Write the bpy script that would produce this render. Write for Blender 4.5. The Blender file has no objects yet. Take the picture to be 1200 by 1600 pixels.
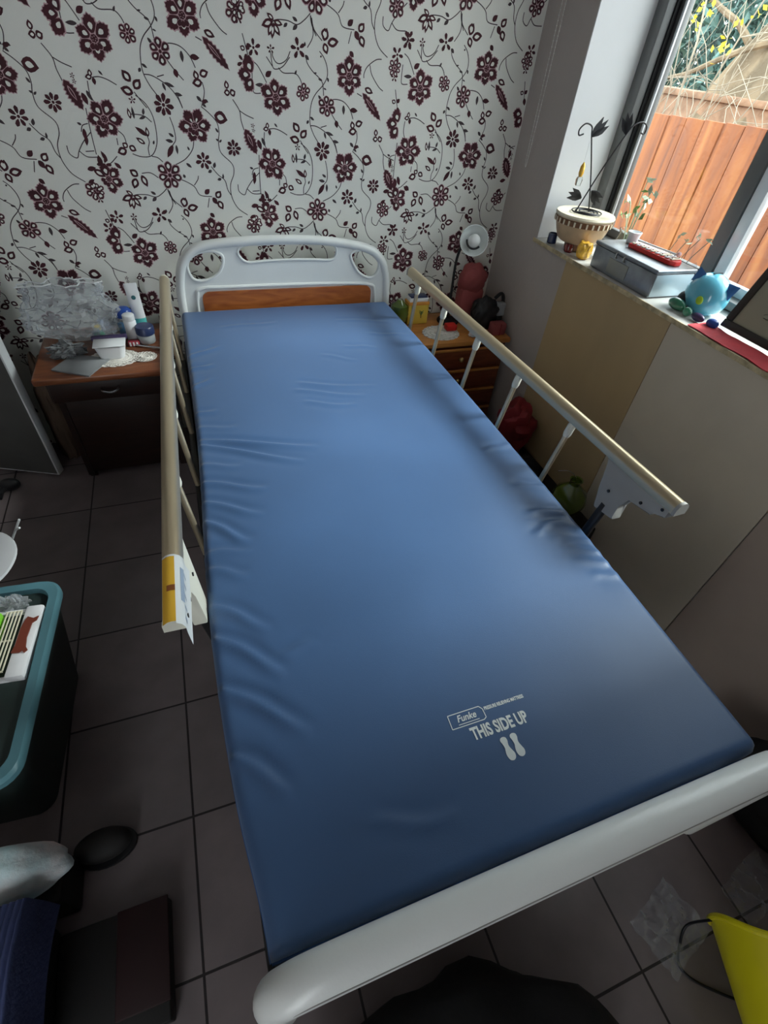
import bpy, bmesh, math, random
from mathutils import Vector, Matrix, Euler
random.seed(7)
S = bpy.context.scene
C = S.collection
PI = math.pi

# ------------------------------------------------------------------ materials
def _new(name):
    m = bpy.data.materials.new(name); m.use_nodes = True
    nt = m.node_tree; b = nt.nodes['Principled BSDF']
    return m, nt, b
def mat(name, col, rough=0.5, metal=0.0, var=0.12, vscale=6.0, bump=0.0, bscale=80.0, trans=0.0, alpha=1.0, sheen=0.0, coat=0.0, ior=1.45, col2=None, stretch=None, emit=None, spec=None):
    m, nt, b = _new(name)
    tc = nt.nodes.new('ShaderNodeTexCoord'); mp = nt.nodes.new('ShaderNodeMapping')
    nt.links.new(tc.outputs['Object'], mp.inputs['Vector'])
    if stretch: mp.inputs['Scale'].default_value = stretch
    n = nt.nodes.new('ShaderNodeTexNoise'); n.inputs['Scale'].default_value = vscale; n.inputs['Detail'].default_value = 5
    nt.links.new(mp.outputs[0], n.inputs['Vector'])
    cr = nt.nodes.new('ShaderNodeValToRGB')
    c2 = col2 if col2 else tuple(min(1, c*(1+var)) for c in col)
    c1 = col if col2 else tuple(c*(1-var) for c in col)
    cr.color_ramp.elements[0].color = (*c1, 1); cr.color_ramp.elements[1].color = (*c2, 1)
    cr.color_ramp.elements[0].position = 0.35; cr.color_ramp.elements[1].position = 0.65
    nt.links.new(n.outputs['Fac'], cr.inputs['Fac']); nt.links.new(cr.outputs['Color'], b.inputs['Base Color'])
    b.inputs['Roughness'].default_value = rough; b.inputs['Metallic'].default_value = metal
    b.inputs['Transmission Weight'].default_value = trans; b.inputs['Alpha'].default_value = alpha
    b.inputs['Sheen Weight'].default_value = sheen; b.inputs['Coat Weight'].default_value = coat; b.inputs['IOR'].default_value = ior
    if spec is not None: b.inputs['Specular IOR Level'].default_value = spec
    if bump > 0:
        n2 = nt.nodes.new('ShaderNodeTexNoise'); n2.inputs['Scale'].default_value = bscale; n2.inputs['Detail'].default_value = 4
        nt.links.new(mp.outputs[0], n2.inputs['Vector'])
        bp = nt.nodes.new('ShaderNodeBump'); bp.inputs['Strength'].default_value = bump; bp.inputs['Distance'].default_value = 0.01
        nt.links.new(n2.outputs['Fac'], bp.inputs['Height']); nt.links.new(bp.outputs[0], b.inputs['Normal'])
    return m
def tile_mat():
    m, nt, b = _new('floor_tiles')
    tc = nt.nodes.new('ShaderNodeTexCoord'); mp = nt.nodes.new('ShaderNodeMapping')
    mp.inputs['Location'].default_value = (0.533, 0.158, 0)
    nt.links.new(tc.outputs['Object'], mp.inputs['Vector'])
    br = nt.nodes.new('ShaderNodeTexBrick'); br.offset = 0; br.squash = 1
    br.inputs['Scale'].default_value = 1; br.inputs['Brick Width'].default_value = 0.305; br.inputs['Row Height'].default_value = 0.31
    br.inputs['Mortar Size'].default_value = 0.003; br.inputs['Mortar Smooth'].default_value = 0.2
    br.inputs['Color1'].default_value = (.27, .22, .225, 1); br.inputs['Color2'].default_value = (.235, .20, .203, 1); br.inputs['Mortar'].default_value = (.022, .016, .017, 1)
    nt.links.new(mp.outputs[0], br.inputs['Vector'])
    n = nt.nodes.new('ShaderNodeTexNoise'); n.inputs['Scale'].default_value = 9; n.inputs['Detail'].default_value = 8
    nt.links.new(tc.outputs['Object'], n.inputs['Vector'])
    mx = nt.nodes.new('ShaderNodeMix'); mx.data_type = 'RGBA'; mx.blend_type = 'MULTIPLY'; mx.inputs['Factor'].default_value = .5
    nt.links.new(br.outputs['Color'], mx.inputs['A']); nt.links.new(n.outputs['Fac'], mx.inputs['B'])
    nt.links.new(mx.outputs['Result'], b.inputs['Base Color'])
    b.inputs['Roughness'].default_value = .38
    bp = nt.nodes.new('ShaderNodeBump'); bp.inputs['Strength'].default_value = .35; bp.inputs['Distance'].default_value = .004; bp.invert = True
    nt.links.new(br.outputs['Fac'], bp.inputs['Height']); nt.links.new(bp.outputs[0], b.inputs['Normal'])
    return m
def fence_mat():
    m, nt, b = _new('fence_wood')
    tc = nt.nodes.new('ShaderNodeTexCoord'); mp = nt.nodes.new('ShaderNodeMapping'); mp.inputs['Scale'].default_value = (1, 7, .7)
    nt.links.new(tc.outputs['Object'], mp.inputs['Vector'])
    n = nt.nodes.new('ShaderNodeTexNoise'); n.inputs['Scale'].default_value = 2.2; n.inputs['Detail'].default_value = 7; n.inputs['Distortion'].default_value = .8
    nt.links.new(mp.outputs[0], n.inputs['Vector'])
    cr = nt.nodes.new('ShaderNodeValToRGB')
    e = cr.color_ramp.elements; e[0].position = .3; e[0].color = (.15, .043, .015, 1); e[1].position = .68; e[1].color = (.36, .13, .032, 1)
    x = cr.color_ramp.elements.new(.5); x.color = (.27, .078, .015, 1)
    nt.links.new(n.outputs['Fac'], cr.inputs['Fac']); nt.links.new(cr.outputs['Color'], b.inputs['Base Color']); b.inputs['Roughness'].default_value = .6
    return m
def wood_mat(name, a, bcol, scale=(2, 14, 14), rough=.35):
    m, nt, b = _new(name)
    tc = nt.nodes.new('ShaderNodeTexCoord'); mp = nt.nodes.new('ShaderNodeMapping'); mp.inputs['Scale'].default_value = scale
    nt.links.new(tc.outputs['Object'], mp.inputs['Vector'])
    n = nt.nodes.new('ShaderNodeTexNoise'); n.inputs['Scale'].default_value = 3; n.inputs['Detail'].default_value = 8; n.inputs['Distortion'].default_value = 1.2
    nt.links.new(mp.outputs[0], n.inputs['Vector'])
    cr = nt.nodes.new('ShaderNodeValToRGB'); e = cr.color_ramp.elements
    e[0].position = .32; e[0].color = (*a, 1); e[1].position = .68; e[1].color = (*bcol, 1)
    nt.links.new(n.outputs['Fac'], cr.inputs['Fac']); nt.links.new(cr.outputs['Color'], b.inputs['Base Color'])
    b.inputs['Roughness'].default_value = rough
    return m
def glass_mat(name, col=(1, 1, 1), rough=0.0, ior=1.45):
    m, nt, b = _new(name)
    b.inputs['Base Color'].default_value = (*col, 1); b.inputs['Transmission Weight'].default_value = 1; b.inputs['Roughness'].default_value = rough; b.inputs['IOR'].default_value = ior
    return m
def film_mat(name, col=(.95, .97, 1), op=.25, rough=.12):
    m = bpy.data.materials.new(name); m.use_nodes = True; nt = m.node_tree; nt.nodes.clear()
    o = nt.nodes.new('ShaderNodeOutputMaterial'); mix = nt.nodes.new('ShaderNodeMixShader')
    t = nt.nodes.new('ShaderNodeBsdfTransparent'); t.inputs[0].default_value = (*col, 1)
    g = nt.nodes.new('ShaderNodeBsdfPrincipled'); g.inputs['Base Color'].default_value = (.8, .83, .86, 1); g.inputs['Roughness'].default_value = rough; g.inputs['Specular IOR Level'].default_value = 1.0
    lw = nt.nodes.new('ShaderNodeLayerWeight'); lw.inputs[0].default_value = .35
    mm = nt.nodes.new('ShaderNodeMath'); mm.operation = 'MULTIPLY_ADD'; mm.inputs[1].default_value = .6; mm.inputs[2].default_value = op; mm.use_clamp = True
    nt.links.new(lw.outputs['Facing'], mm.inputs[0]); nt.links.new(mm.outputs[0], mix.inputs[0])
    nt.links.new(t.outputs[0], mix.inputs[1]); nt.links.new(g.outputs[0], mix.inputs[2]); nt.links.new(mix.outputs[0], o.inputs[0])
    return m
def pane_mat():
    m = bpy.data.materials.new('window_glass'); m.use_nodes = True; nt = m.node_tree; nt.nodes.clear()
    o = nt.nodes.new('ShaderNodeOutputMaterial'); mix = nt.nodes.new('ShaderNodeMixShader')
    t = nt.nodes.new('ShaderNodeBsdfTransparent'); t.inputs[0].default_value = (.95, .97, .96, 1)
    g = nt.nodes.new('ShaderNodeBsdfGlossy'); g.inputs['Roughness'].default_value = .02
    lw = nt.nodes.new('ShaderNodeLayerWeight'); pw = nt.nodes.new('ShaderNodeMath'); pw.operation = 'POWER'; pw.inputs[1].default_value = 4
    f = nt.nodes.new('ShaderNodeMath'); f.operation = 'MULTIPLY_ADD'; f.inputs[1].default_value = .7; f.inputs[2].default_value = .03; f.use_clamp = True
    nt.links.new(lw.outputs['Facing'], pw.inputs[0]); nt.links.new(pw.outputs[0], f.inputs[0]); nt.links.new(f.outputs[0], mix.inputs[0]); nt.links.new(t.outputs[0], mix.inputs[1]); nt.links.new(g.outputs[0], mix.inputs[2]); nt.links.new(mix.outputs[0], o.inputs[0])
    return m

M = dict(
 paper=mat('wallpaper_base', (.88, .885, .82), .75, var=.03, vscale=2, bump=.12, bscale=300),
 maroon=mat('wallpaper_maroon', (.062, .010, .017), .7, var=.25, vscale=30),
 vine=mat('wallpaper_vine', (.060, .042, .046), .7, var=.15, vscale=30),
 pink=mat('wallpaper_pink', (.55, .36, .38), .75, var=.1, vscale=30),
 plaster=mat('plaster_wall', (.47, .42, .39), .8, var=.05, vscale=3, bump=.15, bscale=60),
 reveal=mat('white_reveal', (.80, .82, .84), .6, var=.03, vscale=3),
 ceiling=mat('ceiling_paint', (.72, .71, .69), .8, var=.03),
 board=mat('brown_board', (.47, .345, .19), .6, var=.06, vscale=4, stretch=(1, 1, .3)),
 board2=mat('beige_board', (.60, .53, .43), .6, var=.05, vscale=4, bump=.1, bscale=30),
 board3=mat('taupe_board', (.42, .34, .29), .65, var=.05, vscale=4),
 sill=mat('sill_paint', (.60, .59, .56), .5, var=.1, vscale=9),
 silledge=mat('sill_edge', (.52, .43, .27), .7, var=.3, vscale=30, bump=.4, bscale=90),
 frame_dark=mat('window_frame_grey', (.16, .165, .165), .45, metal=.3, var=.08),
 frame_light=mat('window_frame_light', (.75, .80, .84), .3, metal=.2, var=.04),
 gasket=mat('black_gasket', (.012, .012, .013), .6),
 white_plastic=mat('white_bed_plastic', (.80, .825, .81), .32, var=.02, coat=.2, bump=.03, bscale=250),
 cream_plastic=mat('cream_plastic', (.78, .77, .66), .4, var=.03),
 grey_plastic=mat('grey_plastic', (.33, .325, .31), .5, var=.05),
 orangewood=wood_mat('headboard_wood', (.30, .075, .018), (.50, .155, .035), (2.5, 10, 12), .35),
 blue=mat('mattress_blue', (.044, .098, .215), .42, var=.05, vscale=3, bump=.05, bscale=500, sheen=.10),
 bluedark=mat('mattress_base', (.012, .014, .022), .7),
 piping=mat('mattress_piping', (.04, .10, .25), .55),
 shade_black_metal=mat('shade_black_frame', (.012, .012, .013), .5, metal=.2),
 alu=mat('champagne_aluminium', (.60, .50, .34), .3, metal=.75, var=.05, vscale=2, stretch=(20, .5, 20)),
 print=mat('printed_ink', (.72, .78, .78), .6, var=.04),
 label_yellow=mat('label_yellow', (.80, .46, .04), .5, var=.05), label_white=mat('label_paper', (.74, .77, .78), .5, var=.04), label_ink=mat('label_ink', (.25, .08, .02), .6),
 label_blue=mat('label_fine_print', (.32, .40, .52), .6),
 deskwood=wood_mat('desk_wood', (.11, .032, .013), (.21, .072, .028), (2, 12, 12), .3),
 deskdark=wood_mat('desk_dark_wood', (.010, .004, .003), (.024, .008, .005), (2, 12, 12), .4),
 nightwood=wood_mat('chest_wood', (.42, .16, .035), (.62, .27, .07), (2, 12, 12), .4),
 nightred=wood_mat('chest_front_wood', (.13, .030, .014), (.22, .06, .025), (2, 12, 12), .35),
 brass=mat('brass', (.6, .45, .2), .35, metal=.9),
 lace=mat('lace_doily', (.74, .71, .66), .85, var=.1, vscale=60, bump=.5, bscale=300),
 film=film_mat('clear_plastic_film', op=.05), film2=film_mat('cling_film', (.90, .92, .94), .15, .10),
 darkfilm=film_mat('grey_plastic_film', (.25, .26, .27), .08, .2),
 white=mat('white_plastic', (.78, .80, .82), .35, var=.03), teal=mat('teal_print', (.10, .50, .48), .4), tealdark=mat('dark_teal_mark', (.02, .13, .15), .4),
 capblue=mat('blue_cap', (.02, .07, .33), .3), navy=mat('navy_lid', (.022, .035, .10), .35), greyjar=mat('grey_jar', (.30, .32, .33), .35),
 skyblue=mat('sky_blue_plastic', (.2, .42, .68), .35), silverlid=mat('silver_band', (.7, .72, .75), .2, metal=.8),
 redstripe=mat('dark_red_print', (.32, .03, .045), .5), purple=mat('dark_purple', (.05, .03, .10), .4),
 yellow=mat('yellow_card', (.72, .50, .07), .55, var=.06, vscale=15), orange=mat('orange_card', (.75, .32, .06), .55), red=mat('red_plastic', (.62, .025, .02), .35, var=.1),
 darkred=mat('dark_red_cloth', (.20, .012, .018), .7, var=.3, vscale=9), salmon=mat('salmon_cloth', (.30, .065, .065), .7, var=.15, vscale=8),
 black=mat('black_plastic', (.012, .012, .014), .45, var=.2), blackcloth=mat('black_cloth', (.009, .009, .010), .85, var=.3, vscale=12, bump=.4, bscale=25),
 lampwhite=mat('lamp_enamel', (.72, .76, .75), .3, var=.02), bulb=mat('frosted_bulb', (.85, .87, .86), .35, var=.01),
 terracotta=mat('cream_ceramic', (.64, .46, .29), .35, var=.10, vscale=14, coat=.5), terradark=mat('brown_glaze', (.20, .09, .04), .4), cream=mat('cream_glaze', (.80, .72, .55), .35, coat=.4),
 iron=mat('black_iron', (.012, .012, .016), .45, metal=.3), amber=glass_mat('amber_glass', (1, .55, .09), .08), cobalt=glass_mat('cobalt_glass', (.05, .10, .45), .05),
 amberbit=mat('amber_beads', (.85, .45, .05), .25, var=.3, vscale=60, coat=.6), redglass=mat('dark_red_glass', (.16, .02, .02), .15, coat=.6), bluejar=mat('dark_blue_glaze', (.015, .03, .10), .2, coat=.7),
 tin=mat('grey_metal_tin', (.30, .32, .35), .35, metal=.75, var=.12, vscale=25), tinlight=mat('tin_side', (.55, .66, .72), .35, metal=.4, var=.08), tinplate=mat('tin_plate', (.36, .36, .33), .4, metal=.6),
 glass=glass_mat('clear_glass', (.93, .98, .97)), leaf=mat('leaf_green', (.16, .30, .07), .5, var=.3, vscale=20), leafpale=mat('pale_stem', (.52, .60, .42), .5, var=.2),
 pig=mat('turquoise_ceramic', (.12, .46, .62), .18, var=.08, vscale=10, coat=.9), pigblue=mat('blue_ceramic', (.03, .14, .40), .2, coat=.8), lime=mat('lime_sticker', (.38, .58, .03), .4),
 greenglass=mat('green_glazed_glass', (.02, .17, .09), .12, var=.3, vscale=12, coat=1), greenvase=glass_mat('green_glass', (.25, .42, .06), .05), vasebody=mat('green_glaze', (.085, .13, .018), .12, var=.2, coat=1),
 picmat=mat('picture_mount', (.30, .285, .215), .5, var=.06), picink=mat('picture_ink', (.09, .085, .06), .6), picframe=mat('picture_frame_black', (.028, .024, .02), .4),
 ribbon=mat('red_cloth', (.62, .06, .075), .7, var=.15, vscale=14),
 tub=mat('teal_tub_plastic', (.085, .20, .24), .38, var=.08, vscale=4), tub_shaded=mat('shaded_tub_body', (.018, .03, .028), .5), tray=mat('white_tray', (.70, .70, .72), .45), rack=mat('cream_wire', (.62, .58, .45), .5),
 limeplastic=mat('lime_plastic', (.19, .55, .03), .4), brownemb=mat('brown_ornament', (.16, .035, .02), .5), pinkcloth=mat('pink_cloth', (.70, .42, .40), .8),
 palecloth=mat('pale_cloth', (.85, .66, .64), .9, var=.1, vscale=6, col2=(.42, .72, .78), bump=.3, bscale=80), stripe=mat('blue_ribbed_cloth', (.06, .08, .20), .9, var=.3, bump=.2, bscale=120), 
 shoe=mat('dark_shoe', (.020, .018, .018), .7), boxred=mat('dark_red_box', (.016, .002, .003), .6), boxdark=mat('dark_box', (.008, .007, .007), .6),
 yellowp=mat('yellow_plastic', (.74, .66, .015), .3, var=.04), bag_cotton=mat('brown_paper', (.10, .065, .045), .85, var=.2, vscale=10),
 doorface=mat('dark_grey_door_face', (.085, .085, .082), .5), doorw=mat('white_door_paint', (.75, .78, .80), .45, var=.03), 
 bark=mat('tree_bark', (.26, .20, .13), .9, var=.35, vscale=7, bump=.8, bscale=14, stretch=(1, 1, .35)), twig=mat('bare_twigs', (.36, .32, .25), .85, var=.2), foliage=mat('evergreen_foliage', (.035, .085, .055), .45, var=.5, vscale=1.8, col2=(.16, .30, .28)),
 yleaf=mat('yellow_leaf', (.80, .66, .05), .5, var=.15), soil=mat('garden_soil', (.22, .18, .12), .9, var=.3), brickwall=mat('far_brick', (.36, .22, .14), .8, var=.25, vscale=12),
 render_out=mat('outer_render', (.5, .48, .45), .8), steel=mat('steel', (.55, .56, .58), .25, metal=1.0), bead=mat('bead_chain', (.8, .78, .74), .4),
)
M['tiles'] = tile_mat(); M['fence'] = fence_mat(); M['pane'] = pane_mat()

# ------------------------------------------------------------------ mesh helpers
class MB:
    def __init__(s): s.v = []; s.f = []; s.mi = []; s.ms = []
    def _m(s, m):
        if m not in s.ms: s.ms.append(m)
        return s.ms.index(m)
    def add(s, vs, fs, m):
        o = len(s.v); s.v += [tuple(v) for v in vs]; k = s._m(m)
        for f in fs: s.f.append([i+o for i in f]); s.mi.append(k)
    def bm(s, bm, m, mx=None):
        if mx is not None: bm.transform(mx)
        bm.verts.index_update()
        s.add([v.co[:] for v in bm.verts], [[v.index for v in f.verts] for f in bm.faces], m); bm.free()
    def box(s, x0, x1, y0, y1, z0, z1, m, bev=0.0, seg=2, mx=None):
        b = bmesh.new(); bmesh.ops.create_cube(b, size=1)
        b.transform(Matrix.Translation(((x0+x1)/2, (y0+y1)/2, (z0+z1)/2)) @ Matrix.Diagonal((abs(x1-x0), abs(y1-y0), abs(z1-z0), 1)))
        if bev > 0: bmesh.ops.bevel(b, geom=b.edges[:], offset=bev, segments=seg, profile=.5, affect='EDGES')
        s.bm(b, m, mx)
    def lathe(s, prof, m, at=(0, 0, 0), n=28, mx=None, closed=False):
        vs = []; fs = []
        for (r, z) in prof:
            for i in range(n):
                a = 2*PI*i/n; vs.append(Vector((r*math.cos(a), r*math.sin(a), z)))
        for j in range(len(prof)-1):
            for i in range(n):
                fs.append([j*n+i, j*n+(i+1) % n, (j+1)*n+(i+1) % n, (j+1)*n+i])
        if prof[0][0] > 1e-5: fs.append(list(range(n))[::-1])
        if prof[-1][0] > 1e-5 and not closed: fs.append([(len(prof)-1)*n+i for i in range(n)])
        T = Matrix.Translation(at) @ (mx if mx is not None else Matrix())
        s.add([T @ v for v in vs], fs, m)
    def tube(s, pts, r, m, n=10, caps=True, flat=1.0):
        pts = [Vector(p) for p in pts]; rr = r if isinstance(r, (list, tuple)) else [r]*len(pts)
        vs = []; fs = []; up = None
        for k, p in enumerate(pts):
            t = (pts[min(k+1, len(pts)-1)]-pts[max(k-1, 0)])
            t = t.normalized() if t.length > 1e-9 else Vector((0, 0, 1))
            if up is None: up = Vector((0, 0, 1)) if abs(t.z) < .9 else Vector((1, 0, 0))
            a = t.cross(up)
            if a.length < 1e-6: a = t.cross(Vector((0, 1, 0)))
            a.normalize(); b = a.cross(t).normalized(); up = b
            for i in range(n):
                w = 2*PI*i/n; vs.append(p+a*math.cos(w)*rr[k]+b*math.sin(w)*rr[k]*flat)
        for k in range(len(pts)-1):
            for i in range(n): fs.append([k*n+i, k*n+(i+1) % n, (k+1)*n+(i+1) % n, (k+1)*n+i])
        if caps: fs.append(list(range(n))[::-1]); fs.append([(len(pts)-1)*n+i for i in range(n)])
        s.add(vs, fs, m)
    def prism(s, poly, h0, h1, m, mx=None, bev=0.0):
        n = len(poly); b = bmesh.new()
        lo = [b.verts.new((x, y, h0)) for x, y in poly]; hi = [b.verts.new((x, y, h1)) for x, y in poly]
        b.faces.new(lo[::-1]); b.faces.new(hi)
        for i in range(n): b.faces.new([lo[i], lo[(i+1) % n], hi[(i+1) % n], hi[i]])
        if bev > 0: bmesh.ops.bevel(b, geom=b.edges[:], offset=bev, segments=2, profile=.5, affect='EDGES')
        s.bm(b, m, mx)
    def ball(s, c, r, m, sc=(1, 1, 1), n=20, mx=None):
        b = bmesh.new(); bmesh.ops.create_uvsphere(b, u_segments=n, v_segments=max(6, n//2), radius=r)
        b.transform(Matrix.Translation(c) @ (mx if mx is not None else Matrix()) @ Matrix.Diagonal((*sc, 1))); s.bm(b, m)
    def build(s, name, parent=None, smooth=True, angle=40, label=None):
        me = bpy.data.meshes.new(name); me.from_pydata(s.v, [], s.f)
        for m in s.ms: me.materials.append(M[m])
        me.polygons.foreach_set('material_index', s.mi)
        b = bmesh.new(); b.from_mesh(me); bmesh.ops.recalc_face_normals(b, faces=b.faces[:]) if name not in ('wall_back',) else None
        b.to_mesh(me); b.free()
        if smooth:
            me.polygons.foreach_set('use_smooth', [True]*len(me.polygons)); me.set_sharp_from_angle(angle=math.radians(angle))
        me.update(); o = bpy.data.objects.new(name, me); C.objects.link(o)
        if parent is not None:
            o.parent = parent; o.location = (0, 0, 0)
            p = parent; off = Vector((0, 0, 0))
            while p is not None: off += p.location; p = p.parent
            me.transform(Matrix.Translation(-off))
        if label: o['label'] = label
        return o
def tag(o, label, cat, group=None):
    o['label'] = label; o['category'] = cat
    if group: o['group'] = group
    return o
def thing(name, label, cat, loc, group=None):
    o = bpy.data.objects.new(name, None); C.objects.link(o); o.location = loc; o.empty_display_size = .05
    return tag(o, label, cat, group)
def solo(mb, name, label, cat, loc, group=None, **k):
    """one mesh thing whose origin is at its base"""
    o = mb.build(name, **k); o.data.transform(Matrix.Translation(-Vector(loc))); o.location = loc
    return tag(o, label, cat, group)
def struct(mb, name, parent=None, **k):
    o = mb.build(name, parent, **k)
    if parent is None: o['kind'] = 'structure'
    return o
def catmull(P, k=6):
    P = [Vector(p) for p in P]; out = []
    for i in range(len(P)-1):
        a = P[max(i-1, 0)]; b = P[i]; c = P[i+1]; d = P[min(i+2, len(P)-1)]
        for j in range(k):
            t = j/k; out.append(.5*((2*b)+(-a+c)*t+(2*a-5*b+4*c-d)*t*t+(-a+3*b-3*c+d)*t**3))
    out.append(P[-1]); return out
def crumple(mb, c, size, m, seed, n=14, amp=.35, squash_bottom=True, scale=3.0):
    """crumpled closed blob"""
    from mathutils import noise
    b = bmesh.new(); bmesh.ops.create_icosphere(b, subdivisions=4, radius=1)
    for v in b.verts:
        q = v.co*scale+Vector((seed*7.1, seed*3.3, 0)); d = 1+amp*(abs(noise.noise(q))*2-.5)+amp*.4*noise.noise(q*2.7)
        v.co = v.co*d
        if squash_bottom and v.co.z < -.75: v.co.z = -.75
    b.transform(Matrix.Translation(c) @ Matrix.Diagonal((size[0], size[1], size[2], 1))); mb.bm(b, m)

# ------------------------------------------------------------------ camera
cam = bpy.data.cameras.new('camera'); co = bpy.data.objects.new('camera', cam); C.objects.link(co); S.camera = co
R = [[0.941136, -0.328251, 0.080708], [-0.174212, -0.675622, -0.71637], [0.289677, 0.660141, -0.693037]]
co.matrix_world = Matrix(((R[0][0], -R[1][0], -R[2][0], 0), (R[0][1], -R[1][1], -R[2][1], 0), (R[0][2], -R[1][2], -R[2][2], 1.46), (0, 0, 0, 1)))
cam.sensor_fit = 'VERTICAL'; cam.sensor_height = 32; cam.lens = 769.349/1600*32; cam.clip_start = .02; cam.clip_end = 200

# ------------------------------------------------------------------ room shell
XR, YB, ZC, XL, YF = 1.38, 2.2, 2.5, -1.6, -1.5
WY0, WY1, WZ0, WZ1 = .22, 1.90, .915, 2.15     # window opening in the right wall
mb = MB(); mb.box(XL-.2, XR+.35, YF-.2, YB+.2, -.15, 0, 'tiles'); fl = struct(mb, 'floor', smooth=False)
mb = MB(); mb.box(XL-.2, XR+.35, YF-.2, YB+.2, ZC, ZC+.15, 'ceiling'); struct(mb, 'ceiling', smooth=False)
mb = MB(); mb.box(XL-.15, XL, YF, YB, 0, ZC, 'plaster'); struct(mb, 'wall_left', smooth=False)
# front wall behind the photographer with an added opening for fill light
mb = MB(); FX0, FX1, FZ = (-1.3, -.62, 2.05)
mb.box(XL-.15, FX0, YF-.15, YF, 0, ZC, 'plaster'); mb.box(FX1, XR+.35, YF-.15, YF, 0, ZC, 'plaster'); mb.box(FX0, FX1, YF-.15, YF, FZ, ZC, 'plaster')
struct(mb, 'wall_front', smooth=False)
# right wall with window opening
mb = MB(); X1 = XR+.33
mb.box(XR, X1, YF, WY0, 0, ZC, 'plaster'); mb.box(XR, X1, WY1, YB, 0, ZC, 'plaster')
mb.box(XR, X1, WY0, WY1, 0, WZ0-.013, 'plaster'); mb.box(XR, X1, WY0, WY1, WZ1, ZC, 'plaster')
mb.box(XR+.001, X1-.002, WY1-.004, WY1+.001, WZ0, WZ1, 'reveal'); mb.box(XR+.001, X1-.002, WY0-.001, WY0+.004, WZ0, WZ1, 'reveal'); mb.box(XR+.001, X1-.002, WY0, WY1, WZ1-.004, WZ1+.001, 'reveal')
struct(mb, 'wall_right', smooth=False)
mb = MB(); mb.box(XR-.006, XR-.0005, 1.107, 1.668, 0, .899, 'board', .001); struct(mb, 'trim_1', smooth=False)
mb = MB(); mb.box(XR-.007, XR-.0005, .545, 1.104, 0, .899, 'board2', .001); struct(mb, 'trim_2', smooth=False)
mb = MB(); mb.box(XR-.010, XR-.0005, -.25, .540, 0, .899, 'board3', .001); struct(mb, 'trim_3', smooth=False)

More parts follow.
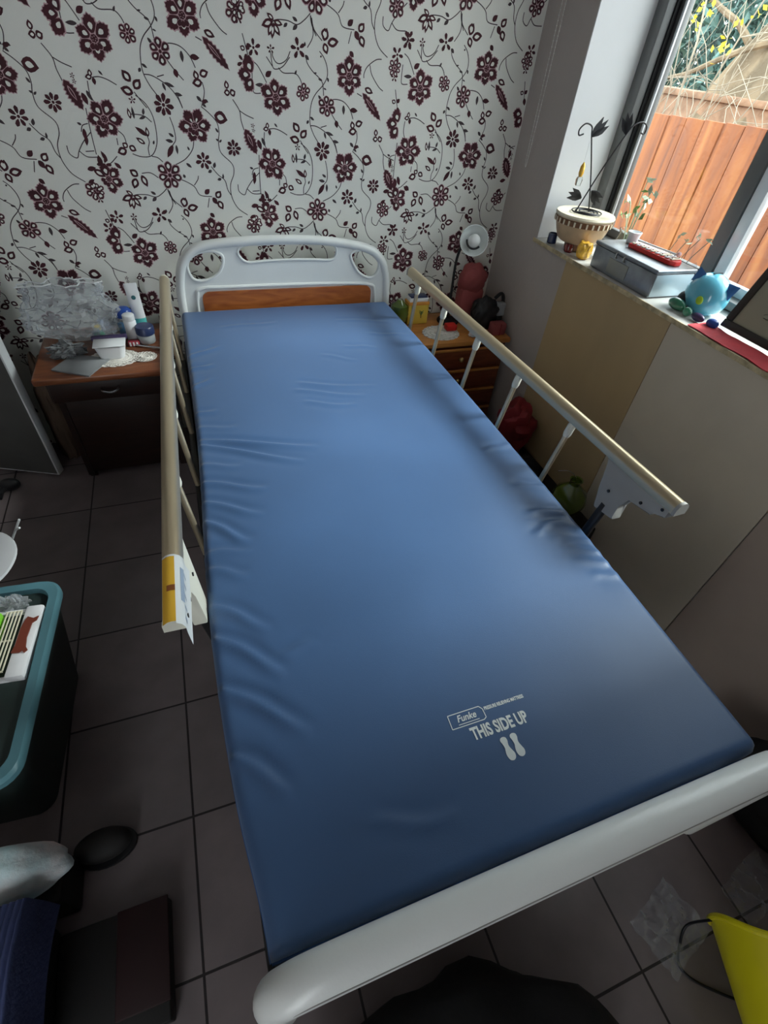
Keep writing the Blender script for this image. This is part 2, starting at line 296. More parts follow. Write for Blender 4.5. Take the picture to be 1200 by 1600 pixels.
# ------------------------------------------------------------------ wallpapered back wall
VINES=[[(.2426,1.4053),(.2586,1.389),(.2688,1.3661),(.2688,1.3419),(.2542,1.3196),(.2289,1.2963),(.2139,1.2734),(.2069,1.244),(.2061,1.211),(.2184,1.181),(.2356,1.1574)],[(.1964,1.3906),(.1999,1.3734),(.2176,1.3538),(.2378,1.34),(.2501,1.3286),(.2542,1.3165),(.2562,1.2915)],[(.1437,1.3983),(.1309,1.3774),(.1108,1.366),(.0954,1.3678),(.0849,1.3828),(.0858,1.3942)],[(.1023,1.3552),(.1191,1.3431),(.1569,1.344),(.1725,1.333),(.18,1.3183)],[(.0171,1.3668),(.0331,1.3565),(.0466,1.3371),(.0601,1.3142)],[(.0141,1.3379),(.0124,1.3024),(.0165,1.2861),(.0381,1.2864)],[(.0559,1.1897),(.0767,1.1922),(.0992,1.1865),(.1216,1.1756)],[(.0407,1.1808),(.0381,1.1505),(.0447,1.1301)],[(.168,1.1619),(.1825,1.1415),(.1974,1.1232)],[(.1699,1.1538),(.1954,1.1336),(.2102,1.1017),(.2116,1.0574),(.2039,1.023),(.1825,.9955),(.1501,.9912),(.1231,.9987)],[(.206,1.2059),(.2275,1.2052),(.2535,1.1944),(.28,1.1764),(.2982,1.1524),(.3076,1.1276)],[(.2449,1.2025),(.2667,1.2085)],[(.2795,1.2816),(.3052,1.2839),(.3313,1.2778),(.3538,1.2577),(.3659,1.2314)],[(.284,1.2444),(.3017,1.2218),(.3244,1.1989)],[(.3808,1.1977),(.3841,1.1768),(.3781,1.1551),(.3695,1.1368)],[(.4638,1.4001),(.4424,1.3971),(.4135,1.3785),(.4017,1.3594),(.4015,1.347)],[(.4219,1.3821),(.43,1.3581),(.4563,1.3282),(.4751,1.3164)],[(.3784,1.3046),(.3963,1.2975)],[(.3673,1.1354),(.3914,1.1177),(.4115,1.0958),(.4153,1.0692),(.4095,1.0419),(.4136,1.0102),(.4478,.978),(.4497,.9488),(.4339,.9147),(.4336,.8755),(.4514,.8395),(.4849,.8162)],[(.3278,1.0443),(.3188,1.0169),(.2905,.9887),(.2523,.9703)],[(.2146,.9781),(.2009,.9898),(.1824,.9936)],[(.19,.9314),(.1669,.9456),(.1388,.9435)],[(.2132,.9023),(.1936,.8855),(.1691,.8729),(.1407,.8794),(.1075,.8796),(.0884,.8734)],[(.2131,.8981),(.2176,.8768),(.2319,.8508)],[(.2473,.9315),(.2764,.9232),(.306,.9063),(.3213,.8805),(.3618,.8759)],[(.3059,.9106),(.3205,.9275),(.3251,.94)],[(.3735,.9692),(.3944,.9444),(.4154,.9276),(.4221,.8975),(.4333,.8799)],[(.2621,1.1031),(.269,1.0736),(.269,1.0433),(.2573,1.0277),(.2408,1.008)],[(.0912,1.0623),(.1079,1.0478),(.1111,1.0254)],[(.0853,1.04),(.0841,1.0212)],[(.0731,.9904),(.0492,.9708),(.0307,.9628)],[(.0102,1.075),(-.0073,1.0692),(-.0153,1.0528)],[(.016,1.1141),(.0121,1.0497),(.0113,.9936)],[(-.0185,1.0008),(.0078,1.0031)],[(.1755,.9954),(.1762,1.0149),(.1836,1.0341),(.1797,1.053)],[(.1417,1.1053),(.1813,1.1028),(.2032,1.0869)],[(.3518,.8716),(.3424,.8408)],[(.2981,1.16),(.3075,1.1299)],[(.4725,1.1593),(.4916,1.1305),(.4938,1.1042),(.501,1.0774)],[(.4916,1.1305),(.512,1.1198),(.5374,1.111)],[(.5228,1.3232),(.5308,1.2907),(.539,1.2574)],[(.5427,.9546),(.5138,.9289),(.4925,.9028),(.4809,.8831),(.4619,.8942),(.4604,.9159)],[(.4925,.9028),(.5121,.8874),(.5439,.8872)],[(.2175,.8929),(.2248,.8663),(.2516,.8413)],[(.214,.8973),(.2215,.8528),(.2014,.8209)],[(.0791,.8035),(.0834,.7663),(.0979,.7614),(.119,.7705),(.1411,.7937)],[(.0642,.7898),(.0834,.7663)]]
LEAVES=[(.0576,1.3304,.0782,1.3449,.0155,0),(.0517,1.3077,.0206,1.3074,.0105,0),(.1704,1.1689,.1928,1.1936,.0239,1),(.1657,1.1584,.1298,1.1691,.0242,1),(.1646,1.1857,.1447,1.2133,.0239,1),(.2372,1.292,.2497,1.2768,.008,0),(.3293,1.2696,.33,1.2416,.0108,0),(.3538,1.2577,.3828,1.2557,.0148,0),(.3017,1.2252,.3064,1.2033,.0148,0),(.406,1.3205,.4378,1.3078,.0182,1),(.2066,1.2309,.2213,1.2216,.0075,0),(.2012,1.2207,.1932,1.2104,.0084,0),(.2579,1.1894,.2645,1.1689,.0078,0),(.2623,1.1896,.2934,1.1804,.0095,0),(.289,1.1645,.3139,1.1601,.0096,0),(.367,1.2024,.3616,1.2262,.018,1),(.3756,1.2148,.4037,1.2246,.0217,1),(.3808,1.1977,.3492,1.193,.0235,1),(.0519,1.1912,.0534,1.2093,.0126,1),(.056,1.1914,.0365,1.1889,.0141,1),(.0588,1.1899,.0598,1.1716,.0112,0),(.4579,1.1848,.4563,1.2071,.0156,1),(.4656,1.1762,.4459,1.1755,.0183,1),(.4659,1.1726,.4842,1.1805,.0208,1),(.2701,1.3405,.2738,1.3284,.0065,0),(.2215,1.3481,.233,1.3503,.005,0),(.1567,1.341,.1633,1.3533,.0063,0),(.0778,1.2071,.0882,1.196,.0059,0),(.3571,1.1616,.3714,1.1477,.0098,0),(.3714,1.1477,.3899,1.1501,.0116,0),(.3716,1.1441,.3837,1.1336,.0074,0),(.2377,1.3355,.2522,1.3317,.0066,0),(.2562,1.3119,.2667,1.3078,.0044,0),(.2445,1.391,.2505,1.3943,.0055,0),(.1411,1.0927,.1381,1.1212,.0113,1),(.1521,1.0929,.1513,1.1252,.0081,0),(.1813,1.1046,.1863,1.1227,.0081,0),(.1879,1.1011,.1663,1.0933,.008,0),(.1818,1.0493,.1482,1.0728,.0134,0),(.184,1.0474,.1826,1.0743,.0118,1),(.1697,1.0271,.1442,1.044,.0136,1),(.1948,1.0267,.1997,1.0382,.006,0),(.2644,1.0501,.2491,1.06,.0084,0),(.2597,1.0362,.2356,1.0408,.0101,0),(.2573,1.0277,.2327,.9913,.0155,0),(.2676,1.0278,.2676,1.0012,.0085,0),(.4057,1.1144,.4485,1.1025,.0361,1),(.413,1.0673,.4041,1.0805,.007,0),(.4118,1.0439,.4009,1.0496,.0062,0),(.412,1.04,.4213,1.048,.0062,0),(-.0059,1.062,-.009,1.0309,.0126,0),(-.0092,1.071,-.0213,1.0761,.007,0),(.0398,.9754,.0267,1.0044,.0116,0),(.0181,.9608,.0156,.9929,.0158,0),(.0775,.956,.0593,.9728,.0119,0),(.1079,1.0093,.0773,1.0001,.0241,1),(.1128,1.0159,.0987,1.0282,.0183,1),(.1175,1.0198,.138,1.0074,.0193,1),(.1254,.9353,.1015,.9534,.0235,1),(.1363,.9386,.1488,.9033,.0206,1),(.1172,.9292,.1029,.8976,.0235,1),(.1703,.8805,.1544,.8899,.009,0),(.17,.872,.1542,.8593,.0109,0),(.138,.8739,.1247,.8638,.009,0),(.2788,.9324,.2753,.944,.009,0),(.2906,.9767,.3076,.9638,.0089,0),(.3083,1.0136,.3034,1.0253,.0062,0),(.3388,.8839,.357,.8998,.016,0),(.3772,.8723,.3956,.8945,.0228,1),(.3826,.8635,.3967,.8347,.0221,1),(.3644,.8737,.378,.8515,.0169,0),(.374,.9576,.3604,.9505,.0099,0),(.3826,.9643,.3888,.9824,.01,0),(.404,.9326,.3891,.9288,.0093,0),(.4101,.9318,.4118,.9487,.0065,0),(.2567,.847,.2617,.8731,.0214,1),(.2806,.8481,.3058,.8456,.0094,0),(.5267,1.2855,.5121,1.2931,.0142,1),(.5312,1.2867,.5425,1.298,.0126,0),(.5349,1.2742,.5429,1.2514,.0136,0),(.5603,1.059,.5707,1.0332,.0107,0),(.5458,1.0528,.5554,1.0228,.0153,0),(.5969,1.0283,.6136,1.0105,.013,0),(.5253,.946,.5201,.9167,.0113,0),(.3804,1.1539,.3924,1.1471,.0083,0),(-.0281,.9507,-.001,.9567,.0141,0),(-.0104,.9508,.0236,.9311,.0202,1),(-.0367,.911,-.0153,.923,.0111,0),(.2573,.8413,.2685,.873,.0232,1),(.2695,.8367,.3083,.8434,.0247,1),(.2581,.8367,.2689,.8089,.0206,1),(.1931,.8025,.2063,.7907,.0103,0),(.1927,.8233,.1937,.8347,.0071,0),(.0946,.8772,.0741,.8923,.0126,1),(.0922,.875,.0547,.8618,.0213,1),(.0927,.8706,.1126,.8418,.0167,1),(.09,.8706,.0749,.8397,.0167,1),(.0927,.8706,.0865,.8329,.0147,1),(.0949,.875,.1227,.8684,.0146,1),(.3473,.8224,.3621,.8082,.0138,0)]
SERRATED=[(.3993,1.3064,.472,1.2321,.0277),(.5047,1.0806,.5384,1.0095,.0361)]
FLOWERS=[(.0882,1.2787,.0475,6,'b',95),(.3477,1.3492,.0474,6,'b',92),(.0627,1.0889,.0482,6,'b',62),(.3386,1.0827,.047,6,'c',65),(.2292,.9397,.0405,7,'r',90),(.2496,1.1335,.0304,8,'s',80),(.2676,1.2632,.0308,6,'r',95),(.3509,.9853,.0267,7,'s',90),(.4587,1.0249,.0249,8,'s',90),(-.0246,.8886,.0284,6,'r',80),(.0298,.9251,.0421,6,'h',40),(.1834,1.2969,.0238,6,'r',80),(.5137,1.3809,.0236,7,'r',80),(.1577,1.1412,.0105,5,'s',90),(.5474,1.223,.0465,6,'k',175),(.5149,1.3559,.0133,5,'s',90),(.5319,1.0917,.007,5,'s',0),(.5332,1.0781,.0062,5,'s',0),(.5566,.867,.024,6,'s',60),(.1702,.8165,.0265,5,'s',100),(.08,.8094,.0121,5,'s',90),(.0243,.8085,.023,5,'s',90),(-.01,.7722,.022,5,'s',60)]

mb = MB(); mb.box(XL-.15, XR+.35, YB, YB+.15, 0, ZC, 'paper')
D = {'pink': .0006, 'vine': .0004, 'maroon': .0009, 'paper': .0013}
CNT = [0]
def flat(poly, m, extra=0.0):
    if max(p[1] for p in poly) > ZC-.002: return
    if max(p[0] for p in poly) > XR-.001 or min(p[0] for p in poly) < XL: return
    CNT[0] += 1; y = YB-D[m]-extra-(CNT[0] % 61)*2e-6
    mb.add([(p[0], y, p[1]) for p in poly], [list(range(len(poly)))], m)
def xf(p, o, a, r=1.0): c, s = math.cos(a), math.sin(a); return (o[0]+r*(p[0]*c-p[1]*s), o[1]+r*(p[0]*s+p[1]*c))
BIG = [(.22, -.06), (.34, -.19), (.50, -.30), (.64, -.37), (.72, -.32), (.84, -.33), (.88, -.22), (.98, -.17), (.98, -.09), (1.08, 0), (.98, .09), (.98, .17), (.88, .22), (.84, .33), (.72, .32), (.64, .37), (.50, .30), (.34, .19), (.22, .06)]
EYE = [(.36, 0), (.44, -.08), (.56, -.13), (.64, -.10), (.70, 0), (.64, .10), (.56, .13), (.44, .08)]
RND = [(.22, -.05), (.40, -.20), (.62, -.30), (.82, -.28), (.96, -.12), (1.0, 0), (.96, .12), (.82, .28), (.62, .30), (.40, .20), (.22, .05)]
REYE = [(.48, 0), (.56, -.10), (.70, -.13), (.80, -.07), (.83, 0), (.80, .07), (.70, .13), (.56, .10)]
NAR = [(.25, -.04), (.5, -.18), (.8, -.21), (.95, -.08), (1.0, 0), (.95, .08), (.8, .21), (.5, .18), (.25, .04)]
def disc(o, r, n=14, w=0.0, seed=0): return [(o[0]+r*(1+w*math.sin(3*i+seed))*math.cos(2*PI*i/n), o[1]+r*(1+w*math.sin(3*i+seed))*math.sin(2*PI*i/n)) for i in range(n)]
def flower(o, r, n, kind, rot):
    rot = math.radians(rot); ids = range(n)
    for i in ids:
        a = rot+2*PI*i/n
        if kind == 'k' and math.cos(a-PI) < .35: continue
        if kind == 'h' and math.cos(a) < -.55: continue
        rr = r*(1+.07*math.sin(i*2.4+o[0]*30))
        shp, eye = (BIG, EYE) if kind in 'bchk' else ((RND, REYE) if kind == 'r' else (NAR, None))
        if kind in 'bch' : shp = [(x, y*(.92 if n <= 6 else .85)) for x, y in shp]
        if kind == 'r': shp = [(x, y*6.3/n) for x, y in shp]
        if kind in 'bchkr': flat([xf(((x-.6)*1.10+.6, y*1.22), o, a, rr) for x, y in shp], 'pink', .00001*i)
        flat([xf(p, o, a, rr) for p in shp], 'maroon', .00002*i)
        if eye and not (kind == 'c' and math.sin(a) > .1): flat([xf(p, o, a, rr) for p in eye], 'paper', .00001*i)
        elif kind == 'c': flat([xf((x*.8-.05, y*.5), o, a, rr) for x, y in eye], 'paper', .00001*i)
    if kind in 'bch':
        flat(disc(o, r*.25, 14, .08), 'pink', .0005); flat(disc(o, r*.20, 14, .12), 'maroon', .0006)
        for k in range(5): flat(disc((o[0]+r*.11*math.cos(k*1.3), o[1]+r*.11*math.sin(k*1.3)), r*.03, 6), 'pink', .0013)
        for k in (-1, 0, 1): 
            a = rot+PI+k*.55; flat([xf((x*.5+.12, y*.55), o, a, r) for x, y in RND], 'pink', .00045+.00001*k); flat([xf((x*.44+.14, y*.45), o, a, r) for x, y in RND], 'maroon', .00055+.00001*k)
    elif kind == 'r':
        flat(disc(o, r*.21, 10, .05), 'pink', .0003); flat(disc(o, r*.15, 8, .1), 'maroon', .0004)
    elif kind == 's': flat(disc(o, r*.17, 8), 'maroon', .0002)
LF = [(0, 0), (.12, .28), (.32, .47), (.52, .50), (.75, .34), (.90, .13), (1, 0), (.90, -.13), (.75, -.34), (.52, -.50), (.32, -.47), (.12, -.28)]
def leaf(ax, az, bx, bz, w, eyed):
    L = math.hypot(bx-ax, bz-az); a = math.atan2(bz-az, bx-ax); c, s = math.cos(a), math.sin(a)
    def P(x, y): return (ax+x*L*c-y*w*s, az+x*L*s+y*w*c)
    if eyed and w > .007:
        flat([P(x, y) for x, y in LF], 'maroon'); flat([P(.22+x*.5, y*.42) for x, y in LF], 'paper')
    elif eyed:
        flat([P(x, y) for x, y in LF], 'vine'); flat([P(.25+x*.45, y*.38) for x, y in LF], 'paper')
    else: flat([P(x, y) for x, y in LF], 'maroon' if w > .011 else 'vine')
def serr(ax, az, bx, bz, w):
    L = math.hypot(bx-ax, bz-az); a = math.atan2(bz-az, bx-ax); c, s = math.cos(a), math.sin(a)
    def P(x, y): return (ax+x*L*c-y*w*s, az+x*L*s+y*w*c)
    up = []
    for i in range(17):
        t = i/16; h = .5*math.sin(PI*min(1, t*1.05))**.6*(1 if i % 2 == 0 else .72) if 0 < i < 16 else 0
        up.append((t, h))
    poly = up+[(t, -h) for t, h in up[::-1][1:-1]]
    flat([P((x-.5)*1.04+.5, y*1.22) for x, y in poly], 'pink'); flat([P(x, y) for x, y in poly], 'maroon')
    flat([P(.18+.5*x, y*.30) for x, y in LF], 'pink', .0004); flat([P(.24+.4*x, y*.16) for x, y in LF], 'maroon', .0006)
def vine(pts, dx, dz, w=.0027):
    P = catmull([(x+dx, z+dz, 0) for x, z in pts], 5)
    if any(p[0] > XR-.005 or p[1] > ZC-.01 for p in P): return
    Lf = []; Rt = []
    for i, p in enumerate(P):
        t = (P[min(i+1, len(P)-1)]-P[max(i-1, 0)]).normalized(); nrm = Vector((-t.y, t.x, 0))*w/2
        Lf.append(p+nrm); Rt.append(p-nrm)
    n = len(P); vs = [(p[0], YB-D['vine'], p[1]) for p in Lf+Rt]
    mb.add(vs, [[i, i+1, n+i+1, n+i] for i in range(n-1)], 'vine')
OFFS = {-3: .31, -2: .205, -1: .106, 0: 0, 1: .054, 2: .10}
for k, off in OFFS.items():
    for q in (-2, -1, 0, 1, 2):
        dx = .30+.53*k; dz = off+.59*q
        if dz+.85 > 2.45 or dz+.85 < -.05: continue
        for v in VINES: vine(v, dx, dz)
        for a in LEAVES: leaf(a[0]+dx, a[1]+dz, a[2]+dx, a[3]+dz, a[4], a[5])
        for a in SERRATED: serr(a[0]+dx, a[1]+dz, a[2]+dx, a[3]+dz, a[4])
        for a in FLOWERS: flower((a[0]+dx, a[1]+dz), a[2], a[3], a[4], a[5])
struct(mb, 'wall_back', smooth=False)

# ------------------------------------------------------------------ window
win = bpy.data.objects.new('window_1', None); C.objects.link(win); win['kind'] = 'structure'
mb = MB(); FX = 1.60
for (y0, y1, z0, z1) in ((WY1-.055, WY1-.004, WZ0+.005, WZ1-.004), (WY0+.004, WY0+.05, WZ0+.005, WZ1-.004), (WY0+.05, WY1-.055, WZ1-.05, WZ1-.004), (WY0+.05, WY1-.055, WZ0+.005, WZ0+.03)):
    mb.box(FX, FX+.105, y0, y1, z0, z1, 'frame_dark', .003)
mb.box(FX+.03, FX+.045, WY1-.062, WY1-.054, WZ0+.03, WZ1-.05, 'gasket')
mb.build('window_frame', win)
mb = MB()
mb.box(FX+.05, FX+.075, 1.815, 1.845, WZ0+.03, WZ1-.05, 'frame_dark', .002); mb.box(FX+.045, FX+.052, 1.812, 1.822, WZ0+.03, WZ1-.05, 'frame_light', .001)
mb.box(FX+.045, FX+.07, 1.27, 1.32, WZ0+.03, WZ1-.05, 'frame_dark', .002); mb.box(FX+.05, FX+.085, 1.225, 1.266, WZ0+.03, WZ1-.05, 'frame_light', .002)
mb.box(FX+.045, FX+.07, .60, .65, WZ0+.03, WZ1-.05, 'frame_dark', .002); mb.box(FX+.05, FX+.085, .556, .596, WZ0+.03, WZ1-.05, 'frame_light', .002)
mb.box(FX+.05, FX+.075, 1.32, 1.815, WZ0+.03, WZ0+.06, 'frame_dark', .002); mb.box(FX+.05, FX+.075, WY0+.05, 1.225, WZ0+.03, WZ0+.06, 'frame_light', .002)
mb.build('window_sash', win)
mb = MB(); mb.box(FX+.060, FX+.063, 1.32, 1.816, WZ0+.058, WZ1-.05, 'pane'); mb.box(FX+.066, FX+.069, WY0+.05, 1.226, WZ0+.058, WZ1-.05, 'pane'); mb.build('window_glass', win, smooth=False)
mb = MB(); mb.box(XR-.012, FX+.1, WY0, WY1, WZ0-.012, WZ0-.001, 'sill', .002)
mb.box(XR-.017, XR-.0125, WY0, WY1, WZ0-.014, WZ0+.001, 'silledge', .001)
mb.build('window_sill', win)

# door leaf standing at the left
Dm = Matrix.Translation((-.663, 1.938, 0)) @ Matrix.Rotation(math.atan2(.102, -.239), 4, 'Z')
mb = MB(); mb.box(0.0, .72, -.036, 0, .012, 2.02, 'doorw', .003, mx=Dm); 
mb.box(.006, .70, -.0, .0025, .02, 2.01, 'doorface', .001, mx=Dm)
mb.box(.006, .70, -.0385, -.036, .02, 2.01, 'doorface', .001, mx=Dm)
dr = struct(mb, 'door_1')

# ------------------------------------------------------------------ outside
mb = MB(); mb.box(X1, 14, -6, 14, -.45, -.35, 'soil'); o = struct(mb, 'ground', smooth=False)
fen = thing('fence', 'orange-brown vertical board fence outside the window', 'fence', (3.0, 2.5, -.35))
mb = MB(); y = -1.0; i = 0
while y < 6.0:
    w = .142; t = (y-2.46)/.8; zt = 1.268-.026*max(-1, min(2, t)); dx = .004*math.sin(i*2.1)
    mb.box(3.0+dx, 3.022+dx, y, y+w-.006, -.35, zt, 'fence', .003); y += w; i += 1
mb.build('boards', fen)
mb = MB(); mb.box(3.024, 3.07, -1, 6, -.1, -.02, 'fence', .004); mb.box(3.024, 3.07, -1, 6, .95, 1.03, 'fence', .004); mb.build('rails', fen)
mb = MB(); mb.box(4.6, 4.8, 3.0, 9, -.35, 1.28, 'brickwall', .01); mb.box(4.57, 4.83, 3.0, 9, 1.28, 1.33, 'brickwall', .01)
solo(mb, 'garden_wall', 'low brick-coloured wall seen just above the top of the board fence', 'wall', (4.7, 6, -.35))
from mathutils import noise
def big_tree():
    t = thing('garden_tree', 'thick pale-barked tree trunk with spreading roots and branches behind the fence', 'tree', (5.0, 4.25, -.35))
    mb = MB(); P = [(5.0, 4.25, -.35), (5.0, 4.25, .6), (5.0, 4.22, 1.1), (5.02, 4.15, 1.5), (5.05, 3.98, 1.9), (5.15, 3.7, 2.6), (5.3, 3.5, 3.4)]
    P = catmull(P, 5); n = 26; vs = []; fs = []
    for k, p in enumerate(P):
        z = p.z; base = .37+.62*max(0, (1.75-z))**1.35*.55
        for i in range(n):
            a = 2*PI*i/n; r = base*(1+.13*math.sin(5*a+z*1.5)+.12*noise.noise(Vector((math.cos(a)*2, math.sin(a)*2, z*1.8))))
            vs.append((p.x+r*math.cos(a)*.8, p.y+r*math.sin(a), z))
    for k in range(len(P)-1):
        for i in range(n): fs.append([k*n+i, k*n+(i+1) % n, (k+1)*n+(i+1) % n, (k+1)*n+i])
    mb.add(vs, fs, 'bark'); mb.build('trunk', t)
    rnd = random.Random(5)
    mb = MB()
    for i in range(7):
        p = Vector((4.9, 4.1+rnd.uniform(-.2, .3), 1.5+.2*i)); d = Vector((-.5, rnd.uniform(-1, 1.2), rnd.uniform(.1, .5))).normalized(); pts = [p.copy()]
        for k in range(6): d = (d+Vector((rnd.uniform(-.25, .25), rnd.uniform(-.3, .3), rnd.uniform(-.25, .2)))).normalized(); p = p+d*.22; pts.append(p.copy())
        mb.tube(catmull(pts, 3), [.035-.0016*j for j in range(19)], 'bark', 7)
    mb.build('branches', t)
big_tree()
rnd = random.Random(11)
shr = thing('bare_shrub', 'bare pale-twigged shrub with a few yellow leaves behind the fence', 'shrub', (3.6, 3.3, -.35))
mb = MB(); tips = []
for i in range(17):
    p = Vector((3.65+rnd.uniform(-.1, .35), rnd.uniform(2.2, 4.6), -.3)); d = Vector((rnd.uniform(-.12, .12), rnd.uniform(-.35, .35), 1)).normalized(); pts = [p.copy()]
    for k in range(9):
        d = (d+Vector((rnd.uniform(-.06, .07), rnd.uniform(-.3, .3), rnd.uniform(-.1, .12)))).normalized(); p = p+d*.29; pts.append(p.copy())
        if k > 3:
            for _ in range(3):
                e = (d+Vector((rnd.uniform(-.35, .35), rnd.uniform(-1.2, 1.2), rnd.uniform(-.9, .5)))).normalized(); q = p.copy(); pp = [q.copy()]
                for _k in range(4): e = (e+Vector((rnd.uniform(-.3, .3), rnd.uniform(-.4, .4), rnd.uniform(-.35, .2)))).normalized(); q = q+e*.13; pp.append(q.copy())
                mb.tube(pp, [.0032, .003, .0026, .002, .0015], 'twig', 4, caps=False)
    r0 = rnd.uniform(.006, .016)
    mb.tube(pts, [r0*(1-.08*j) for j in range(len(pts))], 'twig', 6)
mb.build('twigs', shr)
def leafcard(mb, c, s, m, rnd, asp=.5):
    a = Vector((rnd.gauss(0, 1), rnd.gauss(0, 1), rnd.gauss(0, 1))).normalized(); b = a.cross(Vector((rnd.gauss(0, 1), rnd.gauss(0, 1), rnd.gauss(0, 1)))).normalized(); n = a.cross(b)*.12*s
    c = Vector(c); mb.add([c-a*s, c-b*s*asp+n, c+a*s, c+b*s*asp+n], [[0, 1, 2, 3]], m)
mb = MB()
for px in ((3.5, 3.685, 1.74), (3.5, 3.67, 1.79), (3.5, 3.38, 1.63), (3.5, 3.44, 1.59), (3.5, 3.28, 1.754)):
    for _ in range(7): leafcard(mb, (px[0]+rnd.gauss(0, .02), px[1]+rnd.gauss(0, .03), px[2]+rnd.gauss(0, .05)), rnd.uniform(.014, .026), 'yleaf', rnd, .6)
mb.build('leaves', shr)['kind'] = 'stuff'
ev = thing('evergreen_tree', 'blue-green evergreen foliage filling the view behind the bare shrub', 'tree', (7.0, 6.3, -.35))
mb = MB(); mb.tube([(7.6, 6.3, -.35), (7.6, 6.3, 1), (7.6, 6.2, 3.2)], [.16, .13, .05], 'bark', 10); mb.build('trunk', ev)
mb = MB()
for i in range(26000):
    x = 7.6+rnd.gauss(0, .4); y = rnd.uniform(3.0, 11.0); z = rnd.uniform(.5, 3.0)
    dn = noise.noise(Vector((x*.7, y*1.1, z*1.1)))
    if dn < -.16: continue
    leafcard(mb, (x, y, z), rnd.uniform(.05, .11), 'foliage', rnd, .4)
mb.build('foliage', ev, smooth=False)['kind'] = 'stuff'

# ------------------------------------------------------------------ hospital bed
bed = thing('hospital_bed', 'white and champagne adjustable hospital bed with raised side rails against the wallpaper', 'bed', (.375, 1.07, 0))
def end_board(name, outline, holes, y, th, bevel, parent):
    cu = bpy.data.curves.new('tmp', 'CURVE'); cu.dimensions = '2D'; cu.fill_mode = 'BOTH'; cu.extrude = th/2-bevel; cu.bevel_depth = bevel; cu.bevel_resolution = 4; cu.offset = -bevel
    for pts in [outline]+holes:
        sp = cu.splines.new('POLY'); sp.points.add(len(pts)-1); sp.use_cyclic_u = True
        for i, p in enumerate(pts): sp.points[i].co = (p[0], p[1], 0, 1)
    ob = bpy.data.objects.new('tmp', cu); C.objects.link(ob); bpy.context.view_layer.update()
    me = bpy.data.meshes.new_from_object(ob.evaluated_get(bpy.context.evaluated_depsgraph_get())); bpy.data.objects.remove(ob)
    vs = [(v.co.x, y-v.co.z, v.co.y) for v in me.vertices]; fs = [list(p.vertices) for p in me.polygons]
    bpy.data.meshes.remove(me); return vs, fs
def smooth_loop(pts, k=6):
    n = len(pts); out = []
    P = [Vector((p[0], p[1], 0)) for p in pts]
    for i in range(n):
        a, b, c, d = P[i-1], P[i], P[(i+1) % n], P[(i+2) % n]
        for j in range(k): t = j/k; q = .5*((2*b)+(-a+c)*t+(2*a-5*b+4*c-d)*t*t+(-a+3*b-3*c+d)*t**3); out.append((q.x, q.y))
    return out
def rrect(x0, x1, z0, z1, r, n=6):
    out = []
    for (cx, cz, a0) in ((x1-r, z1-r, 0), (x0+r, z1-r, 90), (x0+r, z0+r, 180), (x1-r, z0+r, 270)):
        for i in range(n+1): a = math.radians(a0+90*i/n); out.append((cx+r*math.cos(a), cz+r*math.sin(a)))
    return out
top = catmull([(-.058, .25, 0), (-.058, .45, 0), (-.056, .66, 0), (-.045, .745, 0), (-.022, .80, 0), (.025, .842, 0), (.10, .860, 0), (.25, .871, 0), (.40, .873, 0), (.56, .864, 0), (.70, .842, 0), (.77, .812, 0), (.812, .755, 0), (.828, .66, 0), (.832, .45, 0), (.832, .25, 0)], 6)
outline = [(p.x, p.y) for p in top]
lh = smooth_loop([(.0, .765), (.012, .797), (.05, .820), (.105, .824), (.135, .802), (.118, .752), (.07, .722), (.018, .724)])
rh = smooth_loop([(.645, .800), (.690, .818), (.742, .805), (.772, .765), (.764, .722), (.728, .707), (.677, .736)])
slot = smooth_loop([(.193, .815), (.215, .842), (.30, .846), (.40, .847), (.49, .845), (.568, .839), (.585, .812), (.566, .784), (.49, .785), (.40, .787), (.30, .785), (.225, .782)])
YH = 2.115
vs, fs = end_board('headboard', outline, [lh, rh, slot], YH+.004, .026, .007, bed)
mb = MB(); mb.add(vs, fs, 'white_plastic')
inner = [Vector((.3875+(p.x-.3875)*.968, YH-.004, p.y-.013)) for p in top]
mb.tube(inner, .0165, 'white_plastic', 12)
for hole, r in ((lh, .006), (rh, .006), (slot, .005)):
    mb.tube([Vector((p[0], YH-.008, p[1])) for p in hole+hole[:1]], r, 'white_plastic', 8, caps=False)
ridge = catmull([(.01, YH-.009, .55), (.018, YH-.009, .66), (.04, YH-.009, .690), (.15, YH-.009, .692), (.38, YH-.009, .692), (.62, YH-.009, .688), (.735, YH-.009, .678), (.757, YH-.009, .65), (.765, YH-.009, .55)], 6)
mb.tube(ridge, .007, 'white_plastic', 8)
hbm = mb.build('headboard', bed)
mb = MB(); pl = rrect(.036, .740, .30, .678, .03)
mb.prism(pl, -.0, .006, 'orangewood', mx=Matrix.Translation((0, YH-.010, 0)) @ Matrix.Rotation(PI/2, 4, 'X')); mb.build('wood_panel', hbm)
# foot board: thick rounded moulded bar with rounded corners
fo = [(p.x*1.0, .25+(p.y-.25)*.70) for p in top]
FY = .040
def footz(x): return 0
mb = MB()
fpts = catmull([(-.062, FY, .28), (-.062, FY, .46), (-.058, FY, .575), (-.040, FY, .625), (-.005, FY, .648), (.06, FY, .655), (.2, FY, .658), (.375, FY, .660), (.55, FY, .658), (.69, FY, .655), (.755, FY, .648), (.79, FY, .625), (.808, FY, .575), (.812, FY, .46), (.812, FY, .28)], 7)
mb.tube(fpts, .0262, 'white_plastic', 24)
mb.prism([(p.x, p.z-.01) for p in fpts], -.012, .012, 'white_plastic', mx=Matrix.Translation((0, FY, 0)) @ Matrix.Rotation(PI/2, 4, 'X'))
ftm = mb.build('footboard', bed)
mb = MB(); mb.tube([p+Vector((0, -.0240, .0105)) for p in fpts[21:-21]], .0010, 'grey_plastic', 6); mb.build('mould_seam', ftm)
